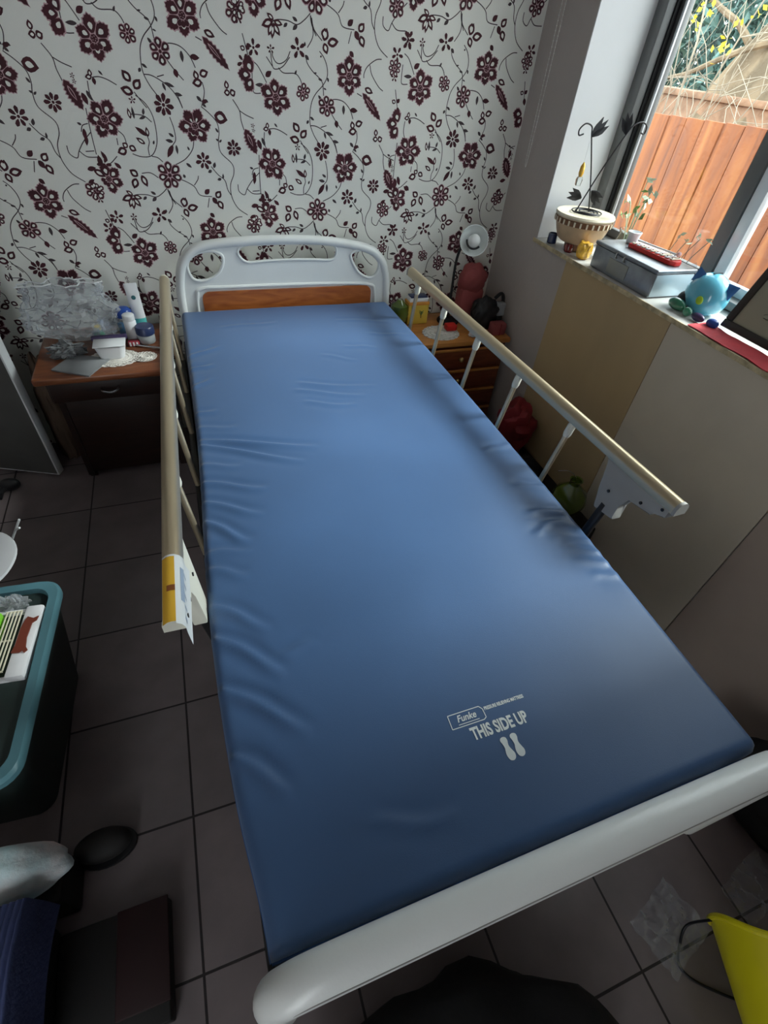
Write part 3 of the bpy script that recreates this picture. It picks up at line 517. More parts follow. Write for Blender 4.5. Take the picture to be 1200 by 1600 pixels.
# frame: shade under the mattress is put into its black colour
mb = MB()
for x in (-.045, .795): mb.box(x-.022, x+.022, .06, 2.09, .43, .49, 'shade_black_metal', .004)
for y in (.10, .7, 1.3, 2.05): mb.box(-.045, .795, y-.02, y+.02, .44, .485, 'shade_black_metal', .003)
mb.box(-.02, .77, .1, 2.05, .485, .497, 'shade_black_metal', .002)
for x in (.05, .70): mb.box(x-.02, x+.02, .25, 1.85, .22, .26, 'shade_black_metal', .003)
for y in (.3, 1.8): mb.box(.05, .70, y-.02, y+.02, .22, .26, 'shade_black_metal', .003); mb.box(.35, .40, y-.02, y+.02, .25, .45, 'shade_black_metal')
mb.build('bed_frame', bed)
for x in (.05, .70):
    for y in (.3, 1.8):
        mb = MB(); mb.tube([(x, y, .25), (x, y, .10)], .018, 'shade_black_metal', 12); lg = mb.build('leg', bed)
        mb = MB(); mb.lathe([(.0, -.012), (.045, -.012), (.05, -.006), (.05, .006), (.045, .012), (.0, .012)], 'black', (x, y, .05), 20, Matrix.Rotation(PI/2, 4, 'Y')); mb.box(x-.02, x+.02, y-.012, y+.012, .05, .11, 'black', .003); mb.build('caster', lg)
# side rails
def side_rail(side):
    if side < 0: A = Vector((-.116, .502, .775)); B = Vector((-.084, 1.954, .775)); ys = (1.93, 1.685, 1.43, 1.17, .90); xb = -.078; ybr = .62
    else: A = Vector((.915, .502, .775)); B = Vector((.862, 1.961, .775)); ys = (1.88, 1.64, 1.385, 1.13, .865); xb = .835; ybr = .60
    d = (B-A).normalized(); perp = Vector((d.y, -d.x, 0))
    rail = bpy.data.objects.new('side_rail', None); C.objects.link(rail); rail.parent = bed; rail.location = Vector((A.x, A.y, 0))-bed.location
    mb = MB(); sec = []
    prof = [(-.0165, -.012), (-.0165, .004), (-.013, .013), (-.006, .0185), (0, .0195), (.006, .0185), (.013, .013), (.0165, .004), (.0165, -.012), (.010, -.012), (.010, -.007), (-.010, -.007), (-.010, -.012)]
    n = len(prof); vs = [A+perp*a+Vector((0, 0, b)) for a, b in prof]+[B+perp*a+Vector((0, 0, b)) for a, b in prof]
    mb.add(vs, [[i, (i+1) % n, n+(i+1) % n, n+i] for i in range(n)]+[list(range(n)), [n+i for i in range(n)]], 'alu')
    mb.build('top_rail', rail, angle=50)
    for E, s in ((A, -1), (B, 1)):
        mb = MB(); mb.prism([(a*1.05, b*1.03) for a, b in prof[:9]], 0, .008, 'grey_plastic' if side > 0 else 'cream_plastic', mx=Matrix.Translation(E+d*.0005*s) @ Matrix(((perp.x, 0, d.x*s, 0), (perp.y, 0, d.y*s, 0), (0, 1, 0, 0), (0, 0, 0, 1)))); mb.build('end_cap', rail)
    # lower bar, given the black of the shaded gap
    mb = MB(); xs = -.078 if side < 0 else .835
    mb.box(xs-.009, xs+.009, .56, 1.97, .455, .495, 'shade_black_metal', .003); mb.build('lower_bar', rail)
    for y in ys:
        t = (y-A.y)/(B.y-A.y); px = A.x+(B.x-A.x)*t; yb = y-.01
        p0 = Vector((px, y, .762)); p1 = Vector((xb, yb, .475))
        mb = MB(); mb.tube([p0, p1], .0075, 'alu', 10); ps = mb.build('post', rail)
        q = p0+(p1-p0)*.155
        mb = MB(); mb.tube([p0, p0+(q-p0)*.3, p0+(q-p0)*.8, q], [.0085, .0115, .0115, .009], 'cream_plastic', 12); cp = mb.build('post_cap', ps)
    # latch bracket
    ZLO = .612 if side < 0 else .655
    m = 'cream_plastic' if side < 0 else 'grey_plastic'; X = A.x+.004*side*-1
    mb = MB(); s = 1 if side < 0 else -1
    pr = [(.505, .770), (.505, .745), (.53, .742), (.535, .728), (.60, .722), (.612, .690), (.60, ZLO), (.665, ZLO-.012), (.69, .70), (.70, .745), (.72, .770)]
    mb.prism(pr, -.013, .013, m, mx=Matrix(((0, 0, 1, X), (1, 0, 0, 0), (0, 1, 0, 0), (0, 0, 0, 1))), bev=.003)
    mb.v = [(x+(xb-X)*max(0, .762-z)/.29*.95, y, z) for x, y, z in mb.v]
    br = mb.build('latch_bracket', rail)
    mb = MB(); mb.tube([(X+(xb-X)*.36, .645, ZLO+.01), (xb, .64, .48)], [.012, .012], 'black', 12)
    mb.build('lever_post', br)
    for yy, zz in ((.655, .70), (.57, .735), (.52, .758)):
        mb = MB(); xo = X+(xb-X)*(.762-zz)/.29*.95; mb.tube([(xo-.0155, yy, zz), (xo+.0155, yy, zz)], .004, 'black', 8); mb.build('screw', br)
    return rail
side_rail(1); rl = side_rail(-1)
# paper label wrapped on the left rail end
mb = MB(); A = Vector((-.116, .502, .775)); 
def lab(a0, a1, y0, y1, m, off=.0012, nn=6):
    pr = [(-.0165, .004), (-.013, .013), (-.006, .0185), (0, .0195), (.006, .0185), (.013, .013), (.0165, .004), (.0165, -.012), (.021, -.030)]
    vs = []; k = pr[a0:a1+1]
    for yy in (y0, y1):
        for a, b in k:
            L = math.hypot(a, b); x = A.x+.022*(yy-.502)
            drop = .012 if (yy < .5 and a > .015) else 0
            vs.append((x+a+off*a/L, yy-(.012 if drop and b < -.02 else 0), .775+b+off*b/L))
    n = len(k); mb.add(vs, [[i, i+1, n+i+1, n+i] for i in range(n-1)], m)
lab(1, 4, .488, .625, 'label_yellow'); lab(4, 8, .484, .625, 'label_white'); lab(2, 4, .548, .56, 'label_ink', .0016); lab(1, 8, .622, .626, 'label_white', .0018)
lab(5, 5+1, .53, .60, 'label_blue', .0016)
for q in range(5): lab(6, 7, .50+q*.022, .506+q*.022, 'label_blue', .0018)
mb.build('paper_label', rl, label='yellow and white paper label')

# ------------------------------------------------------------------ mattress
mat_o = None
WR = [(-.066, 1.194, .264, 1.097, 1), (-.062, 1.172, .214, 1.04, 1), (-.064, 1.009, .095, .957, .9), (-.065, .935, .074, .867, .8), (-.067, .869, .032, .784, .9), (-.07, .723, .011, .691, .6), (-.075, .629, .033, .548, .9), (-.076, .554, .044, .45, 1.1), (-.079, .45, .064, .334, 1.2), (-.084, .338, .015, .254, 1.1),
 (-.059, 1.678, .064, 1.754, .6), (-.06, 1.589, .03, 1.626, .7), (-.06, 1.466, .011, 1.533, .6), (.294, 1.436, .528, 1.374, .45), (.274, 1.392, .479, 1.326, .5), (.288, 1.319, .432, 1.277, .5), (.517, 1.677, .62, 1.644, .4), (.648, 1.766, .78, 1.722, .4), (.415, 1.613, .52, 1.565, .3),
 (.71, .67, .83, .63, .25), (.73, .61, .83, .585, .3), (.74, .565, .83, .545, .35), (.75, .525, .83, .515, .35), (.76, .48, .83, .48, .3), (.72, .70, .82, .69, .6), (.74, .80, .82, .79, .5), (.74, .97, .82, .99, .5), (.131, .168, .248, .147, .5), (.041, .492, .114, .491, .3), (-.062, 1.321, .012, 1.34, .6), (-.075, .769, .03, .763, .5), (-.06, 1.08, .05, 1.06, .5), (-.06, 1.25, .06, 1.24, .4), (.70, .64, .79, .665, .6), (.1, 1.9, .3, 1.92, .3), (.55, 1.9, .75, 1.86, .3)]
def bow(y): t = (y-.075)/2.0; return max(0, math.sin(PI*min(1, max(0, t))))**.8*.014*(1 if t > .5 else 1.5 if False else 1)
def bowL(y): t = max(0, (y-.075)/2.0); return .026*math.exp(-((t-.24)/.24)**2)*(1-math.exp(-(t/.06)**2))
def bowR(y): t = (y-.075)/2.0; return .018*math.sin(PI*t)
def mtop(x, y):
    z = .62
    for x0, y0, x1, y1, a in WR:
        if x < min(x0, x1)-.06 or x > max(x0, x1)+.06 or y < min(y0, y1)-.07 or y > max(y0, y1)+.07: continue
        dx, dy = x1-x0, y1-y0; L2 = dx*dx+dy*dy; t = ((x-x0)*dx+(y-y0)*dy)/L2; tc = max(0, min(1, t)); L = math.sqrt(L2)
        d = ((x-x0)*(-dy)+(y-y0)*dx)/L; al = (t-tc)*L
        d += .006*math.sin(tc*5+x0*40)
        w = .0085; fade = math.exp(-(al/.02)**2)*(math.sin(PI*(tc*.85+.15))**.7 if tc > .5 else 1)
        z += a*.0062*fade*(math.exp(-(d/w)**2)-.75*math.exp(-((d-.017)/(w*1.3))**2)-.3*math.exp(-((d+.022)/(w*1.6))**2))
    z += .0012*noise.noise(Vector((x*6, y*4, 0)))+.0015*noise.noise(Vector((x*2.2, y*2.2, 5)))
    return z
mx0, mx1, my0, my1 = -.055, .805, .075, 2.075
xs = [-1, -.992, -.975, -.955]; NX, NY = 150, 330
mattress = thing('mattress', 'blue wipe-clean foam mattress lying on the hospital bed', 'mattress', (.375, 1.075, .50))
mb = MB(); vs = []; fs = []; zb = .505
def edge(t):  # distance from the rim -> drop
    r = .018
    return 0 if t >= r else r-math.sqrt(max(0, r*r-(r-t)**2))
for j in range(NY+1):
    v = j/NY; v = v
    for i in range(NX+1):
        u = i/NX
        uu = .5-.5*math.cos(PI*u) if False else u
        y = my0+(my1-my0)*v; xa = mx0-bowL(y); xb_ = mx1+bowR(y); x = xa+(xb_-xa)*uu
        dl = min(x-xa, xb_-x); dy = min(y-my0, my1-y)
        cr = .022
        z = mtop(x, y)-edge(dl)-edge(dy)
        vs.append((x, y, z))
for j in range(NY):
    for i in range(NX): a = j*(NX+1)+i; fs.append([a, a+1, a+NX+2, a+NX+1])
ring = [i for i in range(NX+1)]+[j*(NX+1)+NX for j in range(1, NY+1)]+[NY*(NX+1)+i for i in range(NX-1, -1, -1)]+[j*(NX+1) for j in range(NY-1, 0, -1)]
o0 = len(vs); 
for k in ring: x, y, z = vs[k]; vs.append((x, y, .565))
n = len(ring)
for i in range(n): fs.append([ring[i], o0+i, o0+(i+1) % n, ring[(i+1) % n]])
mb.add(vs, fs, 'blue'); 
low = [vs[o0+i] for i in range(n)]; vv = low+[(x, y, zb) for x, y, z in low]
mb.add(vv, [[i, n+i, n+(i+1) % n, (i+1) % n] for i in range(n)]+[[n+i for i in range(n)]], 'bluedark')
mb.build('cover', mattress, angle=60)
mb = MB(); mb.tube([Vector((x, y, .567)) for x, y, z in low[::4]+low[:1]], .003, 'piping', 6, caps=False); mb.build('piping', mattress)
# printed mark
FONT = None
def text_flat(body, x, y, size, sx=1.0, weight=0.0, shear=0.0, rot=0.0):
    cu = bpy.data.curves.new('t', 'FONT'); cu.body = body; cu.size = size; cu.offset = weight; cu.shear = shear; cu.fill_mode = 'FRONT'; cu.resolution_u = 3
    ob = bpy.data.objects.new('t', cu); C.objects.link(ob); bpy.context.view_layer.update()
    me = bpy.data.meshes.new_from_object(ob.evaluated_get(bpy.context.evaluated_depsgraph_get())); bpy.data.objects.remove(ob)
    c, s = math.cos(rot), math.sin(rot); vs = []
    for v in me.vertices:
        a, b_ = v.co.x*sx, v.co.y; X_, Y_ = x+a*c-b_*s, y+a*s+b_*c; vs.append((X_, Y_, mtop(X_, Y_)+.0009))
    fs = [list(p.vertices) for p in me.polygons]; bpy.data.meshes.remove(me); return vs, fs
mb = MB(); RT = 0
vs, fs = text_flat('THIS SIDE UP', .317, .2385, .0285, .66, .0010, 0, RT); mb.add(vs, fs, 'print')
vs, fs = text_flat('Funke', .303, .2735, .0165, .92, .0003, .25, 0); mb.add(vs, fs, 'print')
vs, fs = text_flat('PRESSURE RELIEVING MATTRESS', .3585, .2795, .0085, .66, .0003, 0, 0); mb.add(vs, fs, 'print')
def strip(p, q, w):
    p = Vector((*p, 0)); q = Vector((*q, 0)); d = (q-p).normalized(); nn = Vector((-d.y, d.x, 0))*w/2
    mb.add([(a.x, a.y, mtop(a.x, a.y)+.0009) for a in (p-nn, q-nn, q+nn, p+nn)], [[0, 1, 2, 3]], 'print')
c4 = [(.292, .294), (.352, .289), (.3505, .262), (.290, .266)]
c5 = [(.290, .289), (.3505, .289), (.3555, .283), (.3555, .268), (.3505, .265), (.289, .265)]
for i in range(len(c5)): strip(c5[i], c5[(i+1) % len(c5)], .0014)
strip((.303, .2690), (.343, .2690), .0012)
def foot(cx, cy, s, rot):
    pts = [(-.35, .95), (0, 1.05), (.35, .95), (.42, .65), (.30, .35), (.28, .10), (.42, -.25), (.55, -.6), (.42, -.95), (.05, -1.12), (-.35, -1.0), (-.5, -.6), (-.42, -.2), (-.3, .1), (-.36, .5), (-.45, .75)]
    pts = smooth_loop(pts, 3); c, sn = math.cos(rot), math.sin(rot)
    P = [(cx+s*(a*.80*c-b*sn), cy+s*(a*.80*sn+b*c)) for a, b in pts]
    mb.add([(a, b, mtop(a, b)+.0009) for a, b in P], [list(range(len(P)))], 'print')
foot(.3655, .2095, .0180, .02); foot(.3845, .2105, .0180, -.02)
pm = mb.build('printed_mark', mattress, smooth=False, label='white printed foot prints and lettering')

# ------------------------------------------------------------------ desk at left of the bed
desk = thing('side_table', 'dark red-brown wooden table cluttered with toiletries left of the bed', 'table', (-.36, 1.99, 0))
mb = MB(); mb.box(-.565, -.13, 1.785, 2.19, .505, .53, 'deskwood', .006, 3); mb.build('table_top', desk)
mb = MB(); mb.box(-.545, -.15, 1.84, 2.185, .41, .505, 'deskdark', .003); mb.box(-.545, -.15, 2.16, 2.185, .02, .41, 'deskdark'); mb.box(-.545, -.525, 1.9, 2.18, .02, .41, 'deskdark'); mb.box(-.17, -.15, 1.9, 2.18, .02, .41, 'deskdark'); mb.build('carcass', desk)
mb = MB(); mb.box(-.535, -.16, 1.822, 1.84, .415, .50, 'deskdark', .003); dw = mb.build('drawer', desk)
mb = MB(); mb.tube(catmull([(-.37, 1.822, .465), (-.365, 1.800, .46), (-.34, 1.795, .455), (-.315, 1.800, .46), (-.31, 1.822, .465)], 4), .004, 'steel', 8); mb.build('handle', dw)
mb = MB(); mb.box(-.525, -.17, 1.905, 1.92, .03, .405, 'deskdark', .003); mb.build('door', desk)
for x in (-.53, -.165):
    for y in (1.93, 2.16): mb = MB(); mb.box(x-.015, x+.015, y-.015, y+.015, 0, .03, 'deskdark', .003); mb.build('leg', desk)
def doily(name, label, cx, cy, z, r, sy=.8):
    mb = MB(); n = 72; P = []
    for i in range(n): a = 2*PI*i/n; rr = r*(1+.05*abs(math.sin(9*a))); P.append((cx+rr*math.cos(a), cy+rr*sy*math.sin(a)))
    mb.prism(P, z, z+.0018, 'lace')
    for k in range(18):
        a = 2*PI*k/18; mb.tube([(cx+r*.93*math.cos(a)+.006*math.cos(t*PI/4), cy+r*.93*sy*math.sin(a)+.006*math.sin(t*PI/4), z+.0035) for t in range(9)], .0015, 'lace', 5, caps=False)
    for rr in (.35, .6, .8): mb.tube([(cx+r*rr*math.cos(2*PI*t/40), cy+r*rr*sy*math.sin(2*PI*t/40), z+.003) for t in range(41)], .0016, 'lace', 5, caps=False)
    return solo(mb, name, label, 'doily', (cx, cy, z))
ZD = .5305
doily('doily', 'cream lace doily under the plastic tub on the left table', -.31, 1.90, ZD, .085, .75)
doily('doily', 'small lace doily at the right end of the left table beside the rail', -.205, 1.89, ZD, .038, .9)
def bagsheet(name, label, W_, H_, at, seed, m, cat='bag', tilt=.3, depth=.07, rim=True, kind=None):
    """open clear bag: crumpled pouch with an irregular mouth"""
    t = thing(name, label, cat, at); mb = MB(); nu, nv = 44, 30; vs = []; fs = []
    for j in range(nv+1):
        v = j/nv
        for i in range(nu):
            a = 2*PI*i/nu; wx = W_/2*(.75+.32*math.sin(PI*(.25+.6*v))); wy = depth*(.9-.45*v)
            q = Vector((math.cos(a)*2.2+seed, math.sin(a)*2.2, v*4.5)); nz = noise.noise(q)*.034+noise.noise(q*2.8)*.024+abs(noise.noise(q*5.0))*.018
            k = (.25+.75*min(1, v*6))
            x = (wx+nz)*math.cos(a)*k; y = (wy+nz)*math.sin(a)*k+tilt*H_*v*v*.6
            z = H_*v+.02*noise.noise(Vector((a, seed, v*3)))*v
            vs.append((at[0]+x, at[1]+y, at[2]+max(.001, z)))
    for j in range(nv):
        for i in range(nu): fs.append([j*nu+i, j*nu+(i+1) % nu, (j+1)*nu+(i+1) % nu, (j+1)*nu+i])
    fs.append(list(range(nu))[::-1]); mb.add(vs, fs, m); mb.build('bag_film', t, angle=25)
    if rim:
        mb = MB(); mb.tube([Vector(vs[nv*nu+i % nu]) for i in range(nu+1)], .0022, 'white', 6, caps=False); mb.build('zip_seal', t)
    return t
bagsheet('clear_plastic_bag', 'large crumpled clear zip bag standing on the left table against the wallpaper', .265, .205, (-.435, 2.075, ZD), 3.1, 'film2', tilt=.15, depth=.07)
mb = MB(); crumple(mb, (-.46, 1.945, ZD+.022), (.055, .035, .028), 'darkfilm', 2.2, amp=.5, scale=2.3)
solo(mb, 'cling_wrap', 'crumpled grey plastic wrap at the front left corner of the left table', 'wrap', (-.46, 1.965, ZD), angle=20)
mb = MB(); crumple(mb, (-.325, 1.992, ZD+.045), (.035, .012, .055), 'film', 5.2, amp=.6, scale=3)
solo(mb, 'plastic_wrap', 'glittery crumpled plastic wrapping lying in front of the zip bag', 'wrap', (-.325, 2.0, ZD), angle=15)
mb = MB(); mb.box(-.485, -.345, 1.80, 1.93, ZD, ZD+.006, 'darkfilm', .002, mx=Matrix.Translation((-.415, 1.865, 0)) @ Matrix.Rotation(-.5, 4, 'Z') @ Matrix.Translation((.415, -1.865, 0)))
solo(mb, 'plastic_sheet', 'flat dark grey plastic sheet on the front edge of the left table', 'sheet', (-.415, 1.865, ZD))
# plastic tub with dark lid
t = thing('food_tub', 'translucent white plastic tub with a dark purple rim on the doily', 'container', (-.315, 1.925, ZD))
mb = MB(); P = rrect(-.365, -.262, 1.88, 1.965, .022, 5); n = len(P); c = (-.3135, 1.9225)
vs = []; 
for z, s in ((ZD+.003, .78), (ZD+.012, .84), (ZD+.05, 1.0)): vs += [(c[0]+(x-c[0])*s, c[1]+(y-c[1])*s, z) for x, y in P]
mb.add(vs, [[k*n+i, k*n+(i+1) % n, (k+1)*n+(i+1) % n, (k+1)*n+i] for k in range(2) for i in range(n)]+[list(range(n))], 'white'); mb.build('tub_body', t)
mb = MB(); mb.box(-.375, -.255, 1.955, 1.972, ZD+.044, ZD+.060, 'purple', .003); mb.build('rim', t)
mb = MB(); mb.box(-.368, -.26, 1.885, 1.955, ZD+.049, ZD+.053, 'white', .002); mb.build('lid', t)
# toothpaste-like tube leaning
t = thing('ointment_tube', 'tall white and teal tube standing on the left table leaning on the wallpaper', 'tube', (-.208, 2.11, ZD))
Tm = Matrix.Translation((-.208, 2.105, ZD)) @ Matrix.Rotation(-.10, 4, 'X') @ Matrix.Rotation(-.04, 4, 'Y')
mb = MB()
def tubebody(z0, z1, m):
    vs = []; K = 5
    for k in range(K+1):
        z = z0+(z1-z0)*k/K; f = z/.185
        for i in range(24): a = 2*PI*i/24; vs.append(Tm @ Vector((.0225*math.cos(a)*(1+.02*f), .020*math.sin(a)*(1-f*.92), z)))
    fs = [[k*24+i, k*24+(i+1) % 24, (k+1)*24+(i+1) % 24, (k+1)*24+i] for k in range(K) for i in range(24)]+[list(range(24))[::-1], [K*24+i for i in range(24)]]
    mb.add(vs, fs, m)
tubebody(.058, .185, 'white'); tubebody(.03, .058, 'teal'); mb.build('tube_body', t)
mb = MB(); mb.lathe([(.019, 0), (.020, .002), (.020, .028), (.018, .0305)], 'teal', mx=Tm, n=20); mb.build('cap', t)
mb = MB(); mb.ball((0, 0, 0), .008, 'tealdark', (1, .3, 1)); 
for i, v in enumerate(mb.v): mb.v[i] = tuple(Tm @ (Vector(v)+Vector((0, -.0085, .135))))
mb.build('round_emblem', t)
def bottle(name, label, at, prof, m, cap=None, capm='white', cat='bottle', band=None):
    t = thing(name, label, cat, at); mb = MB(); mb.lathe(prof, m, at); mb.build('body', t)
    if band: mb = MB(); mb.lathe(band[0], band[1], at); mb.build('band', t)
    if cap: mb = MB(); mb.lathe(cap, capm, at); mb.build('cap', t)
    return t
bottle('cream_jar', 'blue lidded bottle with a silver-white ring behind the white bottle on the left table', (-.262, 2.10, ZD), [(.030, 0), (.032, .003), (.032, .045), (.026, .058), (.02, .062)], 'skyblue', [(.026, .070), (.029, .072), (.029, .092), (.022, .102), (.012, .106), (0, .107)], 'capblue', 'jar', ([(.028, .058), (.031, .06), (.031, .068), (.028, .071)], 'silverlid'))
bottle('pill_bottle', 'slim white bottle standing in front of the tall tube', (-.242, 2.04, ZD), [(.020, 0), (.022, .003), (.022, .075), (.019, .081)], 'white', [(.0205, .081), (.0215, .083), (.0215, .10), (.019, .102), (0, .102)], 'white')
bottle('ointment_jar', 'grey jar with a navy blue lid next to the bed rail', (-.195, 2.02, ZD), [(.028, 0), (.031, .004), (.031, .030), (.028, .034)], 'greyjar', [(.032, .034), (.034, .036), (.034, .060), (.031, .064), (0, .065)], 'navy', 'jar')
mb = MB(); mb.box(-.262, -.222, 1.985, 2.010, ZD, ZD+.018, 'redstripe', .003)
for k in range(3): mb.box(-.257+k*.012, -.251+k*.012, 1.9845, 1.9855, ZD+.002, ZD+.017, 'white')
solo(mb, 'small_box', 'small dark red striped box at the foot of the slim white bottle', 'box', (-.242, 1.997, ZD))
mb = MB(); mb.tube([(-.235, 1.985, ZD+.0055), (-.15, 1.945, ZD+.0055)], [.004, .004], 'steel', 10); mb.tube([(-.15, 1.945, ZD+.0055), (-.142, 1.941, ZD+.0055)], .005, 'brass', 10)
solo(mb, 'pen', 'thin silver pen lying on the left table in front of the navy-lidded jar', 'pen', (-.19, 1.965, ZD))
bottle('small_green_bottle', 'small dark green bottle with a yellow cap among the plastic wrapping', (-.355, 2.03, ZD), [(.017, 0), (.019, .002), (.019, .04), (.010, .055)], 'greenglass', [(.011, .055), (.012, .057), (.012, .070), (0, .071)], 'yellow')
mb = MB(); crumple(mb, (-.62, 2.10, .20), (.05, .06, .27), 'bag_cotton', 1.5, amp=.15, scale=2)
solo(mb, 'brown_paper_bag', 'brown paper bag on the floor between the white-edged door and the left table', 'bag', (-.62, 2.10, 0))
mb = MB(); mb.ball((-.835, 1.90, .028), .028, 'black', (1.4, .8, 1)); mb.box(-.90, -.86, 1.84, 1.88, 0, .02, 'black', .004)
mb.tube([(-.835, 1.90, .03), (-.875, 1.865, .015)], .012, 'black', 8)
solo(mb, 'door_stop', 'black rubber door stop on the floor under the white-edged grey door', 'door stop', (-.85, 1.89, 0))

# ------------------------------------------------------------------ bedside chest at right
ch = thing('bedside_chest', 'orange-topped wooden chest of drawers between the bed head and the window wall', 'chest of drawers', (1.115, 2.03, 0))
ZN = .50
mb = MB(); mb.box(.875, 1.362, 1.865, 2.19, ZN-.022, ZN, 'nightwood', .004); mb.build('chest_top', ch)
mb = MB(); mb.box(.885, 1.355, 1.89, 2.185, .03, ZN-.022, 'nightred', .002); mb.build('carcass', ch)
for k in range(4):
    z0 = .045+k*.108; mb = MB(); mb.box(.90, 1.34, 1.875, 1.892, z0, z0+.096, 'nightred', .003); mb.box(.90, 1.34, 1.868, 1.876, z0+.084, z0+.096, 'nightwood', .002); d = mb.build('drawer', ch)
    mb = MB(); mb.ball((1.12, 1.862, z0+.045), .012, 'brass'); mb.tube([(1.12, 1.877, z0+.045), (1.12, 1.862, z0+.045)], .005, 'brass', 8); mb.build('knob', d)
for x in (.90, 1.34):
    for y in (1.91, 2.16): mb = MB(); mb.box(x-.015, x+.015, y-.015, y+.015, 0, .03, 'nightred', .003); mb.build('leg', ch)
doily('doily', 'white lace doily on the orange chest top', 1.045, 1.965, ZN+.0005, .085, .85)
t = thing('tea_box', 'yellow card box with an orange lid edge at the left of the chest top', 'box', (.97, 2.10, ZN))
mb = MB(); mb.box(.920, 1.020, 2.075, 2.13, ZN+.001, ZN+.088, 'yellow', .002); mb.build('carton', t)
mb = MB(); mb.box(.919, 1.021, 2.074, 2.131, ZN+.088, ZN+.100, 'orange', .001); mb.box(.935, .942, 2.0735, 2.0755, ZN+.004, ZN+.086, 'deskdark'); mb.build('lid', t)
mb = MB(); mb.tube([(.985, 2.0735, ZN+.03), (.985, 2.0735, ZN+.06)], .0012, 'vine', 5)
for s in (-1, 1):
    for k in (0, 1): mb.tube([(.985, 2.0735, ZN+.045+.008*k), (.985+s*.009, 2.0735, ZN+.056+.008*k)], .0015, 'leaf', 5)
mb.build('printed_plant', t)
mb = MB(); mb.box(.925, 1.015, 2.08, 2.128, ZN+.1005, ZN+.118, 'white', .002); mb.box(.93, 1.01, 2.082, 2.126, ZN+.1185, ZN+.124, 'navy', .001)
solo(mb, 'paper_pad', 'white and blue pad of papers on top of the yellow card box', 'papers', (.97, 2.10, ZN+.1005))
mb = MB(); mb.lathe([(.026, 0), (.040, .02), (.046, .05), (.038, .085), (.02, .098), (.012, .11), (0, .111)], 'vasebody', (.884, 2.10, ZN)); solo(mb, 'olive_pot', 'olive brown pot half hidden behind the first rail post', 'pot', (.884, 2.10, ZN))
mb = MB(); mb.box(1.075, 1.125, 1.965, 2.005, ZN+.006, ZN+.032, 'red', .004); solo(mb, 'red_box', 'small bright red box on the white doily', 'box', (1.10, 1.985, ZN+.006))
# lamp
lp = thing('desk_lamp', 'black-stemmed spotlight lamp with a round white reflector on the chest', 'lamp', (1.13, 2.08, ZN))
LC = Vector((1.165, 2.03, .868)); dirv = (Vector((0, 0, 1.46))-LC).normalized(); q = Vector((0, 0, 1)).rotation_difference(dirv+Vector((.05, .05, .02))).to_matrix().to_4x4()
mb = MB(); mb.lathe([(.05, 0), (.052, .004), (.05, .010), (.02, .014), (.006, .02)], 'black', (1.13, 2.08, ZN+.001)); mb.build('base', lp)
mb = MB(); mb.tube(catmull([(1.13, 2.08, ZN+.01), (1.128, 2.085, .65), (1.13, 2.09, .78), (1.15, 2.08, .85), LC-dirv*.04], 6), .006, 'black', 8); mb.build('stem', lp)
mb = MB(); mb.lathe([(.012, -.035), (.030, -.030), (.050, -.010), (.059, .006), (.060, .010), (.057, .010), (.047, -.006), (.030, -.018), (.015, -.022), (0, -.022)], 'lampwhite', LC, 36, q); sh = mb.build('lamp_shade', lp)
mb = MB(); mb.ball(LC+dirv*.004, .026, 'bulb', n=24); mb.tube([LC-dirv*.02, LC-dirv*.005], .014, 'black', 12); mb.build('bulb', lp)
mb = MB()
pts = [LC+q.to_3x3() @ Vector((.031*math.cos(a), .031*math.sin(a), .008)) for a in [math.radians(150+i*12) for i in range(13)]]
mb.tube(pts, .004, 'black', 6); mb.build('bulb_clip', lp)
mb = MB(); crumple(mb, (1.225, 2.085, .690), (.070, .045, .070), 'salmon', 4.4, amp=.14, scale=1.5); mb.box(1.165, 1.285, 2.05, 2.12, ZN+.001, .66, 'salmon', .02)
solo(mb, 'pink_bag', 'dull pink soft bag standing under the round lamp on the chest', 'bag', (1.215, 2.07, ZN))
mb = MB(); crumple(mb, (1.265, 1.985, .575), (.065, .045, .075), 'black', 7.7, amp=.2, scale=1.7); mb.box(1.225, 1.31, 1.96, 2.01, ZN+.001, .55, 'black', .012)
solo(mb, 'black_pouch', 'black pouch in front of the dull pink bag', 'pouch', (1.265, 1.985, ZN))
mb = MB(); mb.tube(catmull([(1.30, 1.98, .64), (1.325, 1.98, .66), (1.345, 1.985, .645), (1.35, 1.98, .61)], 5), .008, 'black', 8); mb.box(1.315, 1.355, 1.955, 1.99, .565, .625, 'greyjar', .008); mb.box(1.32, 1.35, 1.96, 1.985, ZN+.001, .565, 'black', .003)
solo(mb, 'hair_brush', 'grey and black upright item against the window wall on the chest', 'brush', (1.335, 1.975, ZN))
mb = MB(); mb.box(1.275, 1.345, 1.895, 1.945, ZN+.001, ZN+.055, 'salmon', .008); mb.box(1.31, 1.314, 1.894, 1.946, ZN+.002, ZN+.054, 'darkred')
solo(mb, 'pink_pouch', 'dull red pouch at the right front of the chest top', 'pouch', (1.31, 1.92, ZN))
mb = MB(); crumple(mb, (1.20, 1.91, ZN+.012), (.035, .02, .014), 'palecloth', 3.4, amp=.4); solo(mb, 'tissue', 'crumpled pale tissue at the front of the chest top behind the rail', 'tissue', (1.20, 1.91, ZN))

